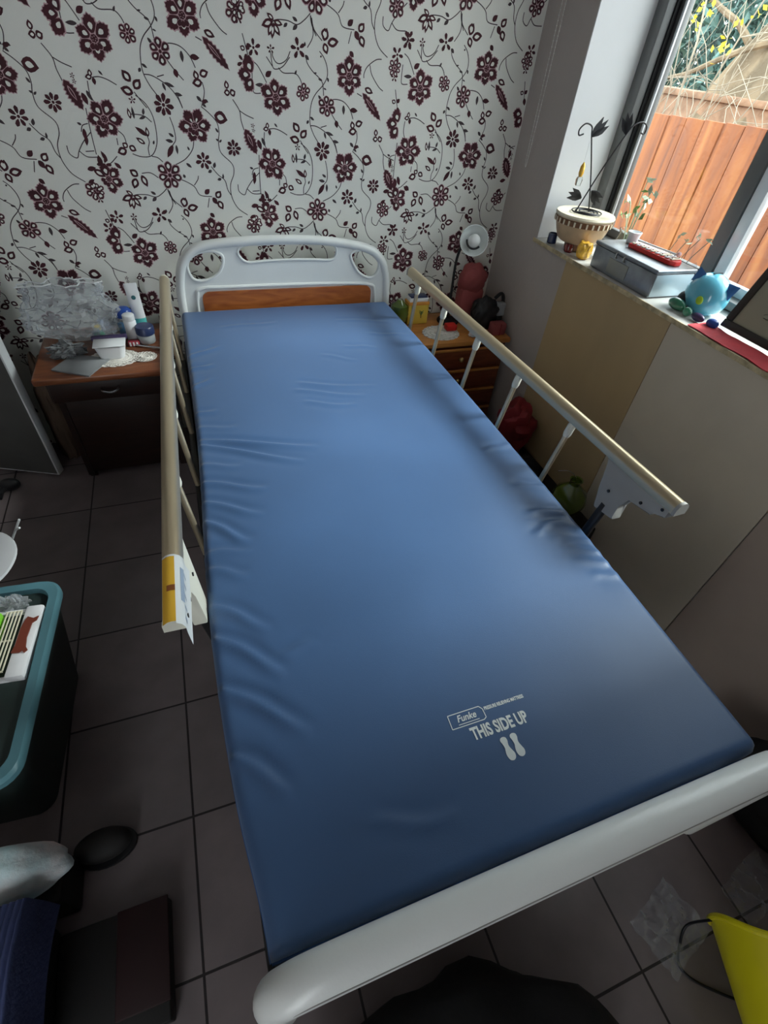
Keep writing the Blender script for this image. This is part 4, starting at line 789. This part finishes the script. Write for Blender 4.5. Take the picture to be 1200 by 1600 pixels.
# ------------------------------------------------------------------ things on the floor behind the bed
mb = MB(); mb.box(1.16, 1.365, .98, 1.62, .0, .11, 'boxdark', .006); solo(mb, 'storage_box', 'long black low box on the floor along the window wall', 'box', (1.26, 1.30, 0))
mb = MB(); crumple(mb, (1.262, 1.54, .232), (.085, .09, .125), 'darkred', 1.1, amp=.22, scale=1.7); solo(mb, 'red_bag', 'dark red bag squeezed beside the wall below the fourth rail post', 'bag', (1.262, 1.54, .11))
mb = MB(); crumple(mb, (1.22, 1.33, .16), (.05, .08, .06), 'blackcloth', 1.9, amp=.25, scale=1.7); solo(mb, 'black_bag', 'black bag between the red bag and the green vase', 'bag', (1.22, 1.33, .11))
t = thing('green_vase', 'round dark green glass vase with a wire stem behind the bed', 'vase', (1.285, 1.105, .11))
mb = MB(); mb.lathe([(.03, 0), (.045, .006), (.066, .04), (.072, .075), (.060, .112), (.034, .135), (.022, .15), (.024, .168), (.026, .17), (.020, .168), (.018, .15), (0, .15)], 'vasebody', (1.285, 1.105, .11)); mb.build('body', t)
mb = MB(); mb.tube(catmull([(1.285, 1.105, .25), (1.28, 1.11, .29), (1.25, 1.125, .315), (1.21, 1.14, .312)], 5), .002, 'steel', 6); mb.build('wire_stem', t)

# ------------------------------------------------------------------ bead chain of the blind
mb = MB(); 
def chain(x, y0, y1):
    pts = catmull([(x, y0, 2.3), (x, y0, 1.6), (x-.002, y0+.004, 1.2), (x-.002, (y0+y1)/2, 1.125), (x-.002, y1-.004, 1.2), (x, y1, 1.6), (x, y1, 2.3)], 10); return pts
mb.tube(chain(1.362, 2.062, 2.085), .0011, 'bead', 5)
d = 0; P = chain(1.362, 2.062, 2.085); 
for a, b in zip(P, P[1:]):
    L = (b-a).length; k = int(L/.012)
    for i in range(k):
        c = a+(b-a)*(i/k)
        if c.z < 1.75: mb.ball(c, .0022, 'bead', n=6)
mb.box(1.352, 1.379, 2.05, 2.10, 2.28, 2.34, 'white', .003)
solo(mb, 'blind_chain', 'thin beaded blind chain hanging in a loop on the wall beside the window recess', 'chain', (1.362, 2.073, 1.125))

# ------------------------------------------------------------------ window sill items
ZS = .9155
pc = Vector((1.458, 1.745, ZS+.03))
t = thing('bowl_planter', 'cream ceramic bowl with a brown notched band on the window sill', 'bowl', (1.458, 1.745, ZS))
SC = Matrix.Diagonal((1.12, 1.12, 1, 1)); mb = MB(); mb.lathe([(.050, 0), (.062, .0), (.072, .008), (.082, .030), (.091, .062), (.094, .082), (.096, .085), (.096, .090), (.090, .092), (.086, .088), (0, .086)], 'terracotta', pc, 40, SC); mb.build('bowl', t)
mb = MB(); mb.lathe([(.0925, .062), (.0945, .063), (.0965, .080), (.0955, .081)], 'terradark', pc, 40, SC, closed=True)
for k in range(30): a = 2*PI*k/30; mb.box(-.003, .003, -.0015, .0015, -.008, .008, 'cream', mx=Matrix.Translation(pc+Vector((.1085*math.cos(a), .1085*math.sin(a), .0715))) @ Matrix.Rotation(a+PI/2, 4, 'Z'))
mb.build('notched_band', t)
mb = MB(); mb.lathe([(.086, .086), (.097, .085), (.099, .090), (.096, .096), (.088, .096), (.0, .092)], 'cream', pc, 40, SC); mb.build('rim', t)
mb = MB(); mb.lathe([(.040, -.030), (.044, -.029), (.046, -.004), (.044, 0), (.03, 0)], 'terradark', pc, 32); mb.build('foot_stand', t)
# iron holder with two stems
pt = pc+Vector((0, 0, .0965))
t = thing('iron_flower_holder', 'black wrought-iron holder with two curled stems and tulip leaves on the cream bowl', 'ornament', pt)
mb = MB()
for r in (.055, .042, .028): mb.tube([pt+Vector((r*math.cos(2*PI*i/36), r*math.sin(2*PI*i/36), .003)) for i in range(37)], .0022, 'iron', 6, caps=False)
mb.tube([pt+Vector((-.055, 0, .003)), pt+Vector((.055, 0, .003))], .002, 'iron', 6); mb.build('ring_base', t)
def spiral(c, r, a0, a1, ex, n=22):
    return [Vector(c)+Vector(ex)*(r*(1-.45*i/n)*math.cos(a0+(a1-a0)*i/n))+Vector((0, 0, 1))*(r*(1-.45*i/n)*math.sin(a0+(a1-a0)*i/n)) for i in range(n+1)]
ex = Vector((.94, -.34, 0))
def I(x, z): return Vector((x, 1.745, z))
s1b = I(1.468, pt.z+.002); s1t = I(1.379, 1.270)
mb = MB(); mb.tube(catmull([s1b, I(1.424, 1.165), s1t, I(1.368, 1.297), I(1.342, 1.304), I(1.322, 1.288), I(1.326, 1.272), I(1.343, 1.276)], 6), .0024, 'iron', 7); st1 = mb.build('stem', t)
s2b = I(1.407, pt.z+.002); s2t = I(1.523, 1.285)
mb = MB(); mb.tube(catmull([s2b, I(1.466, 1.178), s2t, I(1.545, 1.309), I(1.575, 1.317), I(1.598, 1.306), I(1.598, 1.286), I(1.582, 1.288)], 6), .0024, 'iron', 7); st2 = mb.build('stem', t)
def tulip(base, d, s, parent):
    d = Vector(d).normalized(); pr = d.cross(Vector((.35, .93, .1))).normalized(); fw = d.cross(pr).normalized(); mb = MB()
    for k, (ang, L) in enumerate(((-.32, 1.0), (-.05, 1.05), (.25, .95))):
        e = (d*math.cos(ang)+pr*math.sin(ang)); o = Vector(base); w = pr*math.cos(ang)-d*math.sin(ang); th = fw*.0015+fw*.002*(k-1)
        P = [o-w*.002*s, o+e*.35*s*.05-w*.009, o+e*.055*s*L*.55-w*.010, o+e*.055*s*L, o+e*.055*s*L*.55+w*.008, o+e*.35*s*.05+w*.009, o+w*.002*s]
        n = len(P); vs = [p-th+fw*.002 for p in P]+[p+fw*.0036 for p in P]
        mb.add(vs, [list(range(n))[::-1], [n+i for i in range(n)]]+[[i, (i+1) % n, n+(i+1) % n, n+i] for i in range(n)], 'iron')
    return mb.build('tulip_leaf', parent)
tulip(s1t, Vector((.65, 0, .75)), 1.15, st1); tulip(I(1.450, 1.112), Vector((.8, 0, -.5)), 1.15, st1)
tulip(I(1.412, 1.090), Vector((-.95, 0, .22)), 1.15, st2); tulip(I(1.518, 1.282), Vector((-.4, 0, .9)), 1.1, st2)
t = thing('hanging_candle_charm', 'small glass and yellow charm hanging by a thread from the upright iron stem', 'ornament', I(1.392, 1.15))
h = I(1.3775, 1.258)
mb = MB(); mb.tube([h, h+Vector((0, -.004, -.06))], .0007, 'white', 5); mb.build('thread', t)
mb = MB(); mb.lathe([(.002, 0), (.008, -.012), (.009, -.032), (.006, -.042), (0, -.043)], 'amberbit', h+Vector((0, -.004, -.06)), 12); mb.build('yellow_bead', t)
mb = MB(); mb.lathe([(.010, -.018), (.012, 0), (.009, .008), (0, .009)], 'glass', h+Vector((0, -.004, -.111)), 14); mb.build('glass_drop', t)
mb = MB(); mb.lathe([(.017, 0), (.019, .002), (.019, .034), (.015, .036), (.015, .030), (0, .030)], 'bluejar', (1.400, 1.825, ZS), 24); solo(mb, 'blue_candle_jar', 'dark blue little jar at the far left of the window sill under the cream bowl', 'jar', (1.400, 1.825, ZS))
mb = MB(); mb.lathe([(.013, 0), (.016, .003), (.017, .024), (.013, .030), (0, .031)], 'redglass', (1.403, 1.715, ZS), 24); solo(mb, 'red_jar', 'dark red little jar between the blue jar and the amber glass', 'jar', (1.403, 1.715, ZS))
t = thing('amber_votive', 'amber glass votive holder with a crackled surface beside the metal box', 'candle holder', (1.420, 1.645, ZS))
mb = MB(); b = bmesh.new(); bmesh.ops.create_icosphere(b, subdivisions=3, radius=.030)
for v in b.verts: v.co = Vector((v.co.x*.95, v.co.y*.95, max(-.026, min(.026, v.co.z*1.25))))*(1+.10*noise.cell(v.co*70))
b.transform(Matrix.Translation((1.418, 1.640, ZS+.0285))); mb.bm(b, 'amberbit'); mb.build('crackled_cup', t, smooth=False)
# tin
t = thing('metal_box', 'grey rectangular metal box with a riveted front plate on the window sill', 'box', (1.475, 1.405, ZS))
mb = MB(); mb.box(1.392, 1.552, 1.250, 1.560, ZS, ZS+.072, 'tin', .004); mb.build('box_body', t)
mb = MB(); mb.box(1.388, 1.556, 1.246, 1.564, ZS+.073, ZS+.086, 'tin', .005, 3); mb.build('lid', t)
mb = MB(); mb.box(1.3895, 1.3915, 1.372, 1.470, ZS+.012, ZS+.056, 'tinplate', .0008)
for yy in (1.40, 1.44): mb.tube([(1.3905, yy, ZS+.062), (1.386, yy, ZS+.066), (1.386, yy, ZS+.078), (1.3905, yy, ZS+.082)], .003, 'steel', 6)
mb.build('latch_plate', t)
mb = MB(); mb.box(1.395, 1.549, 1.2478, 1.2498, ZS+.004, ZS+.070, 'tinlight', .0005); mb.build('side_plate', t)
ZT = ZS+.0865
# xylophone-like toy
t = thing('toy_xylophone', 'red toy xylophone with pale bars on top of the metal box', 'toy', (1.487, 1.375, ZT))
Xm = Matrix.Translation((1.487, 1.375, ZT)) @ Matrix.Rotation(math.radians(-88), 4, 'Z')
mb = MB(); mb.prism([(-.10, -.032), (.085, -.026), (.10, -.012), (.10, .012), (.085, .026), (-.10, .032)], 0, .014, 'red', mx=Xm, bev=.003); mb.build('red_base', t)
for k in range(9):
    x = -.083+k*.0205; L = .030-.0012*k; mb = MB(); mb.box(x-.0065, x+.0065, -L, L, .0155, .0195, 'cream' if k % 2 == 0 else 'white', .001, mx=Xm)
    mb.tube([Xm @ Vector((x, -L*.75, .0195)), Xm @ Vector((x, -L*.75, .0215))], .0018, 'black', 6); mb.tube([Xm @ Vector((x, L*.75, .0195)), Xm @ Vector((x, L*.75, .0215))], .0018, 'black', 6); mb.build('tone_bar', t)
mb = MB(); mb.tube([Xm @ Vector((-.08, -.015, .0265)), Xm @ Vector((.07, .01, .0265))], .003, 'white', 6); mb.ball(Xm @ Vector((.078, .0113, .0285)), .008, 'pinkcloth'); solo(mb, 'toy_mallet', 'thin mallet with a round pink head lying across the toy xylophone', 'mallet', tuple(Xm @ Vector((0, 0, .0235))))
mb = MB(); mb.lathe([(.014, 0), (.019, .002), (.020, .022), (.024, .036), (.022, .037), (.017, .024), (.016, .006), (0, .005)], 'white', (1.503, 1.515, ZT), 28); solo(mb, 'white_cup', 'small white cup on the far left corner of the metal box', 'cup', (1.503, 1.515, ZT))
# glass vase with cuttings
t = thing('glass_jar_of_cuttings', 'clear glass jar of pale green leafy cuttings against the window behind the metal box', 'vase', (1.580, 1.620, ZS))
at = (1.578, 1.625, ZS)
mb = MB(); mb.lathe([(.030, 0), (.034, .003), (.036, .06), (.030, .085), (.034, .10), (.032, .10), (.028, .085), (.033, .06), (.031, .006), (0, .005)], 'glass', at, 28); mb.build('jar', t)
rnd = random.Random(3); mb = MB(); tips = []
for k in range(6):
    a = rnd.uniform(0, 6.3); e = Vector((.015*math.cos(a)-.005, .05*math.sin(a)-.01, 0)); p = [Vector(at)+Vector((0, 0, .01)), Vector(at)+e*.3+Vector((0, 0, .08)), Vector(at)+e+Vector((0, 0, .14+.02*k)), Vector(at)+e*1.7+Vector((0, 0, .13+.024*k))]
    P = catmull(p, 5); mb.tube(P, .0016, 'leafpale', 5); tips += P[9::3]
mb.build('stems', t)
mb = MB()
for p in tips: leafcard(mb, p+Vector((rnd.gauss(0, .004), rnd.gauss(0, .01), .004)), rnd.uniform(.014, .022), 'leafpale' if rnd.random() < .55 else 'leaf', rnd, .5)
mb.build('leaves', t)
mb = MB(); P = []
for k in range(4):
    c0 = Vector((1.575, 1.42-.03*k, ZS)); mb.tube(catmull([c0, c0+Vector((.0, -.01, .08)), c0+Vector((.008, -.02-.012*k, .13+.012*k))], 4), .0014, 'twig', 5); P.append(c0+Vector((.008, -.02-.012*k, .13+.012*k)))
for p in P:
    for _ in range(3): leafcard(mb, p+Vector((rnd.gauss(0, .003), rnd.gauss(0, .010), rnd.gauss(0, .010))), .011, 'leafpale', rnd)
solo(mb, 'dried_sprigs', 'thin dried sprigs between the metal box and the window', 'sprigs', (1.575, 1.38, ZS))
mb = MB(); crumple(mb, (1.578, 1.30, ZS+.035), (.018, .07, .044), 'film', 9.2, amp=.5, scale=2.6); solo(mb, 'clear_wrapping', 'glittery clear wrapping behind the red toy against the window', 'wrap', (1.578, 1.30, ZS), angle=20)
# piggy bank
pg = Vector((1.497, 1.130, ZS))
t = thing('piggy_bank', 'turquoise glazed animal-shaped money bank with pointed ears on the window sill', 'money bank', pg)
mb = MB(); b = bmesh.new(); bmesh.ops.create_uvsphere(b, u_segments=32, v_segments=20, radius=.061)
for v in b.verts:
    c = v.co; 
    if c.z < -.034: c.z = -.034
    c.y *= 1.10; c.z *= 1.05
    if c.y < 0: c.z += .02*c.y
b.transform(Matrix.Translation(pg+Vector((0, 0, .050)))); mb.bm(b, 'pig'); mb.lathe([(.034, 0), (.038, .002), (.04, .018), (.03, .02)], 'pig', pg, 24); mb.build('body', t)
def ear(c, d, m):
    d = Vector(d).normalized(); sd = d.cross(Vector((-.9, -.3, .4))).normalized(); f = sd.cross(d); mb = MB(); c = Vector(c)
    mb.add([c-sd*.026, c+sd*.026, c+d*.038, c+f*.014, c+f*.012+d*.012], [[0, 1, 2], [0, 2, 4], [1, 4, 2], [0, 4, 3], [1, 3, 4], [0, 3, 1]], m); return mb.build('ear', t, angle=70)
ear(pg+Vector((-.025, .028, .088)), (-.35, .2, 1), 'pigblue'); ear(pg+Vector((.010, -.052, .078)), (.1, -.9, .7), 'pigblue')
mb = MB(); mb.ball(pg+Vector((-.057, -.028, .048)), .012, 'lime', (.45, 1, 1)); mb.build('round_sticker', t)
mb = MB(); mb.box(-.018, .018, -.002, .002, -.001, .001, 'black', mx=Matrix.Translation(pg+Vector((0, 0, .1145)))); mb.build('coin_slot', t)
t = thing('green_glass_bird', 'dark green glazed ornament lying in front of the turquoise money bank', 'ornament', (1.425, 1.140, ZS))
mb = MB(); mb.ball((1.422, 1.155, ZS+.0175), .0175, 'greenglass', (.95, 1.9, 1)); mb.ball((1.418, 1.105, ZS+.014), .014, 'greenglass'); mb.build('body', t)
mb = MB(); mb.ball((1.424, 1.066, ZS+.012), .012, 'purple', (1, 1.9, 1)); solo(mb, 'purple_stone', 'dark purple stone next to the green glazed ornament', 'stone', (1.424, 1.066, ZS))
mb = MB(); mb.ball((1.432, 1.018, ZS+.013), .013, 'capblue', (1.1, 1.5, 1)); solo(mb, 'blue_stone', 'dark blue glassy stone beside the corner of the picture frame', 'stone', (1.432, 1.018, ZS))
mb = MB(); mb.ball((1.463, 1.165, ZS+.026), .026, 'black', (1, 1.1, 1)); solo(mb, 'black_ornament', 'black rounded object in the gap between the metal box and the money bank', 'ornament', (1.463, 1.165, ZS))
# picture frame leaning against the window
t = thing('framed_picture', 'dark-framed botanical picture leaning against the window at the right of the sill', 'picture', (1.47, .77, ZS))
PW, PH = .42, .32
base = Vector((1.452, 1.005, ZS+.012)); uy = Vector((.0, -1, 0)); uz = Vector((.36, .0, .93)).normalized(); un = uy.cross(uz).normalized()
if un.x > 0: un = -un
PM = Matrix(((uy.x, uz.x, un.x, base.x), (uy.y, uz.y, un.y, base.y), (uy.z, uz.z, un.z, base.z), (0, 0, 0, 1)))
mb = MB(); w = .022
for (a0, a1, b0, b1) in ((0, PW, 0, w), (0, PW, PH-w, PH), (0, w, w, PH-w), (PW-w, PW, w, PH-w)): mb.box(a0, a1, b0, b1, -.008, .008, 'picframe', .003, mx=PM)
mb.build('frame', t)
mb = MB(); mb.box(w, PW-w, w, PH-w, -.006, .001, 'picmat', mx=PM); mb.build('print', t)
mb = MB()
def ink(pts, r): mb.tube([PM @ Vector((x, y, .0022)) for x, y in pts], r, 'picink', 5, flat=.4)
ink([(.115, .06), (.125, .10), (.12, .15), (.13, .20)], .0022); ink([(.10, .06), (.122, .10)], .0016); ink([(.14, .065), (.125, .11)], .0016); ink([(.12, .15), (.095, .125)], .0015); ink([(.125, .16), (.15, .185)], .0015); ink([(.09, .062), (.15, .060)], .002)
rn = random.Random(2)
for _ in range(26): x, y = .125+rn.gauss(0, .018), .16+rn.gauss(0, .04); ink([(x, y), (x+rn.uniform(-.012, .012), y+rn.uniform(-.008, .012))], .0014)
for _ in range(14): x, y = .125+rn.gauss(0, .014), .07+rn.gauss(0, .008); ink([(x, y), (x+rn.uniform(-.012, .012), y+rn.uniform(-.004, .006))], .0014)
mb.build('plant_drawing', t)
mb = MB(); vs = []; n = 40
for i in range(n+1):
    y = 1.045-i*.012
    for j in range(6): x = 1.366+j*.0155; vs.append((x+.004*math.sin(i*.5), y, ZS+.0035+.0035*noise.noise(Vector((x*40, y*22, 0)))+.0004*j))
q = len(vs); vs += [(x, y, z-.0022) for x, y, z in vs]
fs = [[i*6+j, i*6+j+1, (i+1)*6+j+1, (i+1)*6+j] for i in range(n) for j in range(5)]; fs += [[q+k for k in f[::-1]] for f in fs]
mb.add(vs, fs, 'ribbon'); solo(mb, 'red_cloth', 'strip of red cloth along the sill edge in front of the framed picture', 'cloth', (1.40, .80, ZS))

# ------------------------------------------------------------------ teal tub and its contents
t = thing('storage_tub', 'teal plastic storage tub on the floor at the left edge', 'tub', (-.70, .77, 0))
ang = math.atan2(-.04, 1); TM = Matrix.Translation((-.457, 1.035, 0)) @ Matrix.Rotation(math.radians(-4), 4, 'Z')
def loop(x0, x1, y0, y1, r, z, nn=6): return [TM @ Vector((x, y, z)) for x, y in rrect(x0, x1, y0, y1, r, nn)]
mb = MB(); L0 = loop(-.56, 0, -.52, 0, .05, .345); L1 = loop(-.555, -.005, -.515, -.005, .05, .352); L2 = loop(-.535, -.025, -.495, -.025, .04, .350); L3 = loop(-.532, -.028, -.492, -.028, .04, .33); L4 = loop(-.525, -.034, -.485, -.034, .035, .27); L5 = loop(-.49, -.06, -.45, -.06, .03, .268); Lm = loop(-.56, 0, -.52, 0, .05, .330)
LL = [Lm, L0, L1, L2, L3, L4, L5]; n = len(L0); vs = [v for l in LL for v in l]
mb.add(vs, [[k*n+i, k*n+(i+1) % n, (k+1)*n+(i+1) % n, (k+1)*n+i] for k in range(len(LL)-1) for i in range(n)]+[[6*n+i for i in range(n)]], 'tub'); mb.build('rim', t)
mb = MB(); a = loop(-.545, -.012, -.505, -.012, .045, .334); b_ = loop(-.50, -.06, -.46, -.06, .04, .0); mb.add(a+b_, [[i, (i+1) % n, n+(i+1) % n, n+i] for i in range(n)]+[[n+i for i in range(n)], list(range(n))], 'tub_shaded'); mb.build('tub_body', t)  # body colour holds the shade below the teal rim
ZB = .2685+.001
TR = Matrix.Translation((-.492, .955, 0)) @ Matrix.Rotation(math.radians(-6), 4, 'Z')
t = thing('white_tray', 'white plastic tray with a dark red ornament lying inside the teal tub', 'tray', (-.55, .83, ZB))
mb = MB(); mb.box(-.23, .0, -.20, .0, ZB, ZB+.012, 'tray', .004, mx=TR); 
for (x0, x1, y0, y1) in ((-.04, 0, -.20, 0), (-.23, -.21, -.20, 0)): mb.box(x0, x1, y0, y1, ZB+.012, ZB+.085, 'tray', .006, mx=TR)
for (y0, y1) in ((-.20, -.188), (-.012, 0)): mb.box(-.23, 0, y0, y1, ZB+.012, ZB+.075, 'tray', .005, mx=TR)
mb.build('tray_body', t)
mb = MB(); zz = ZB+.0865
P = [(-.012, -.045), (-.002, -.040), (-.004, -.052), (-.012, -.058), (-.014, -.10), (-.010, -.125), (-.004, -.135), (-.010, -.142), (-.016, -.134), (-.020, -.140), (-.038, -.138), (-.034, -.120), (-.034, -.07), (-.030, -.050), (-.026, -.038)]
mb.prism(P, zz, zz+.003, 'brownemb', mx=TR); mb.build('dark_red_ornament', t)
t = thing('wire_rack', 'cream wire rack resting in the white tray beside the dark red ornament', 'rack', (-.57, .82, ZB+.02))
mb = MB()
for k in range(5): x = -.044-.008*k; mb.tube([TR @ Vector((x, -.182, zz+.001)), TR @ Vector((x, -.016, zz+.001))], .002, 'rack', 6)
for y in (-.182, -.10, -.016): mb.tube([TR @ Vector((-.045, y, zz-.002)), TR @ Vector((-.080, y, zz-.002))], .0026, 'rack', 6)
mb.build('wires', t)
t = thing('lime_container', 'bright lime green plastic holder standing left of the wire rack in the tub', 'container', (-.60, .80, ZB+.0125))
mb = MB(); mb.box(-.106, -.084, -.178, -.02, ZB+.0125, ZB+.100, 'limeplastic', .007, mx=TR); mb.box(-.128, -.112, -.178, -.03, ZB+.0125, ZB+.095, 'limeplastic', .005, mx=TR); mb.box(-.113, -.105, -.17, -.03, ZB+.02, ZB+.08, 'yellow', .002, mx=TR); mb.build('holder', t)
mb = MB(); crumple(mb, TR @ Vector((-.150, -.05, ZB+.07)), (.016, .03, .055), 'pinkcloth', 6.1, amp=.2); solo(mb, 'pink_cloth', 'pink cloth tucked beside the lime green holder', 'cloth', tuple(TR @ Vector((-.150, -.05, ZB+.0125))))
mb = MB(); crumple(mb, (-.575, .982, ZB+.05), (.04, .018, .055), 'film2', 8.1, amp=.4, scale=2.4); solo(mb, 'plastic_bag', 'crumpled clear plastic bag in the back corner of the teal tub', 'bag', (-.575, .982, ZB), angle=20)
t = thing('white_paper_fan', 'white rounded disc with a thin white stick behind the teal tub', 'fan', (-.68, 1.14, 0))
DM = Matrix.Translation((-.622, 1.060, .435)) @ Matrix.Rotation(math.radians(12), 4, 'X') @ Matrix.Rotation(math.radians(-8), 4, 'Y')
mb = MB(); P = [(.09*math.cos(2*PI*i/40)*(1+.03*math.sin(4*PI*i/40)), .088*math.sin(2*PI*i/40)) for i in range(40)]; mb.prism(P, -.004, .004, 'white', mx=DM, bev=.0015); mb.build('disc', t)
mb = MB(); mb.tube([(-.82, 1.20, .004), (-.537, 1.169, .46)], .003, 'white', 8); mb.tube([(-.558, 1.17, .425), (-.545, 1.165, .435)], .003, 'white', 6); mb.build('stick', t)

# ------------------------------------------------------------------ lower left corner
mb = MB(); vs = []; fs = []; nu, nv = 260, 20
t = thing('ribbed_cloth', 'dark blue ribbed cloth hanging down at the lower left corner', 'cloth', (-.53, .22, 0))
for j in range(nv+1):
    v = j/nv
    for i in range(nu+1):
        u = i/nu; x = -.75+u*.285-.03*v; y = .335-.26*v; z = .27+.012*math.sin(PI*v)-.10*v*v
        rib = .006*abs(math.sin(u*PI*26+v*1.5)); ed = max(0, (u-.93)/.07); vs.append((x, y, z+rib-ed*ed*.12))
q = len(vs); fs = [[j*(nu+1)+i, j*(nu+1)+i+1, (j+1)*(nu+1)+i+1, (j+1)*(nu+1)+i] for j in range(nv) for i in range(nu)]
mb.add(vs, fs, 'stripe'); mb.build('cloth', t)
mb = MB(); mb.box(-.80, -.50, .03, .33, 0, .15, 'blackcloth', .03, 4); solo(mb, 'black_stool', 'low black padded stool under the blue ribbed cloth', 'stool', (-.65, .18, 0))
mb = MB(); crumple(mb, (-.575, .40, .20), (.14, .055, .085), 'palecloth', 3.9, amp=.08, scale=1.2); solo(mb, 'pale_towel', 'rolled pink and pale blue towel above the ribbed cloth at the left edge', 'towel', (-.575, .40, .136))
mb = MB(); mb.box(-.74, -.47, .345, .44, 0, .135, 'boxdark', .01); solo(mb, 'black_crate', 'low black crate on the floor under the rolled pale towel', 'crate', (-.6, .39, 0))
t = thing('dark_slipper', 'black slipper on the floor beside the pale towel', 'slipper', (-.43, .46, 0))
mb = MB(); mb.ball((-.425, .455, .035), .05, 'shoe', (1.25, .72, .68)); mb.build('upper', t)
mb = MB(); mb.prism([(-.425+.068*math.cos(2*PI*i/24), .455+.042*math.sin(2*PI*i/24)) for i in range(24)], 0, .012, 'black', bev=.002); mb.build('sole', t)
t = thing('dark_red_box', 'dark red and black flat box on the floor at the lower left', 'box', (-.43, .22, 0))
mb = MB(); mb.box(-.495, -.285, .10, .305, 0, .05, 'boxdark', .004); mb.build('box_body', t)
mb = MB(); mb.box(-.385, -.283, .13, .307, .0502, .058, 'boxred', .003); mb.build('lid', t)
# ------------------------------------------------------------------ in front of the foot board
mb = MB(); crumple(mb, (.20, -.20, .11), (.30, .19, .15), 'blackcloth', 2.7, amp=.12, scale=1.3); solo(mb, 'black_duffel', 'big black cloth bag on the floor in front of the bed foot', 'bag', (.20, -.20, 0))
mb = MB(); crumple(mb, (1.235, -.02, .10), (.12, .17, .13), 'blackcloth', 5.7, amp=.15, scale=1.4); solo(mb, 'black_sack', 'black sack against the window wall at the right picture edge', 'sack', (1.235, -.02, 0))
t = thing('yellow_bucket', 'yellow plastic bucket lying on the floor at the lower right corner', 'bucket', (1.02, -.30, 0))
BM_ = Matrix.Translation((.951, -.205, .131)) @ Vector((0, 0, 1)).rotation_difference(Vector((-.56, -.80, -.20))).to_matrix().to_4x4()
mb = MB(); mb.lathe([(.0, .21), (.066, .21), (.070, .205), (.126, .01), (.128, 0), (.124, 0), (.066, .203), (0, .204)], 'yellowp', n=40, mx=BM_); mb.build('pail', t)
mb = MB(); rp = [BM_ @ Vector((.129*math.cos(a), .129*math.sin(a), -.001+.005*math.sin(4*a+1))) for a in [2*PI*i/60 for i in range(61)]]; mb.tube(rp, .0065, 'yellowp', 8, caps=False); mb.build('rim', t)
mb = MB(); mb.tube(catmull([(.850, -.130, .10), (.83, -.125, .03), (.80, -.150, .006), (.775, -.175, .004), (.785, -.205, .004), (.83, -.245, .004), (.87, -.275, .012)], 6), .003, 'iron', 8); mb.build('wire_handle', t)
def sheet(name, label, c, w, h, seed, m='film2', rot=0):
    mb = MB(); vs = []; n = 26; Rm = Matrix.Translation(c) @ Matrix.Rotation(rot, 4, 'Z')
    for j in range(n+1):
        for i in range(n+1):
            x = (i/n-.5)*w; y = (j/n-.5)*h; q = Vector((x*26+seed, y*26, seed)); z = .004+.030*abs(noise.noise(q))+.012*abs(noise.noise(q*2.6))
            x *= 1+.15*noise.noise(Vector((y*9, seed, 0))); y *= 1+.15*noise.noise(Vector((x*9, seed, 3)))
            vs.append(Rm @ Vector((x, y, z)))
    mb.add(vs, [[j*(n+1)+i, j*(n+1)+i+1, (j+1)*(n+1)+i+1, (j+1)*(n+1)+i] for j in range(n) for i in range(n)], m)
    return solo(mb, name, label, 'plastic sheet', c, angle=25)
sheet('crumpled_plastic', 'crumpled clear plastic on the floor tiles left of the yellow bucket', (.80, -.115, 0), .15, .12, 2.2, 'film', .3)
sheet('crumpled_plastic', 'crumpled clear plastic on the floor between the black sack and the yellow bucket', (1.06, -.125, 0), .17, .09, 6.3, 'film', .2)

# ------------------------------------------------------------------ light
w = bpy.data.worlds.new('sky'); S.world = w; w.use_nodes = True; nt = w.node_tree
bg = nt.nodes['Background']; tc = nt.nodes.new('ShaderNodeTexCoord'); sp = nt.nodes.new('ShaderNodeSeparateXYZ'); cr = nt.nodes.new('ShaderNodeValToRGB')
nt.links.new(tc.outputs['Generated'], sp.inputs[0]); nt.links.new(sp.outputs['Z'], cr.inputs['Fac']); nt.links.new(cr.outputs['Color'], bg.inputs['Color'])
e = cr.color_ramp.elements; e[0].position = 0.0; e[0].color = (.74, .79, .82, 1); e[1].position = .6; e[1].color = (.88, .96, 1.0, 1)
bg.inputs['Strength'].default_value = 3.4
sun = bpy.data.lights.new('sun', 'SUN'); sun.energy = 5.6; sun.angle = math.radians(18); sun.color = (.96, 1.0, .98)
so = bpy.data.objects.new('sun', sun); C.objects.link(so)
az, el = math.radians(-8), math.radians(39)   # direction towards the sun, azimuth from +X
dv = Vector((math.cos(az)*math.cos(el), math.sin(az)*math.cos(el), math.sin(el))); so.rotation_euler = dv.to_track_quat('Z', 'Y').to_euler(); so.location = dv*8
v = S.view_settings; v.view_transform = 'Standard'; v.look = 'None'; v.gamma = 1; v.use_curve_mapping = False; v.exposure = 0.62
S.render.film_transparent = False
try:
    S.cycles.max_bounces = 10; S.cycles.diffuse_bounces = 5; S.cycles.transparent_max_bounces = 24; S.cycles.sample_clamp_indirect = 6
except Exception: pass
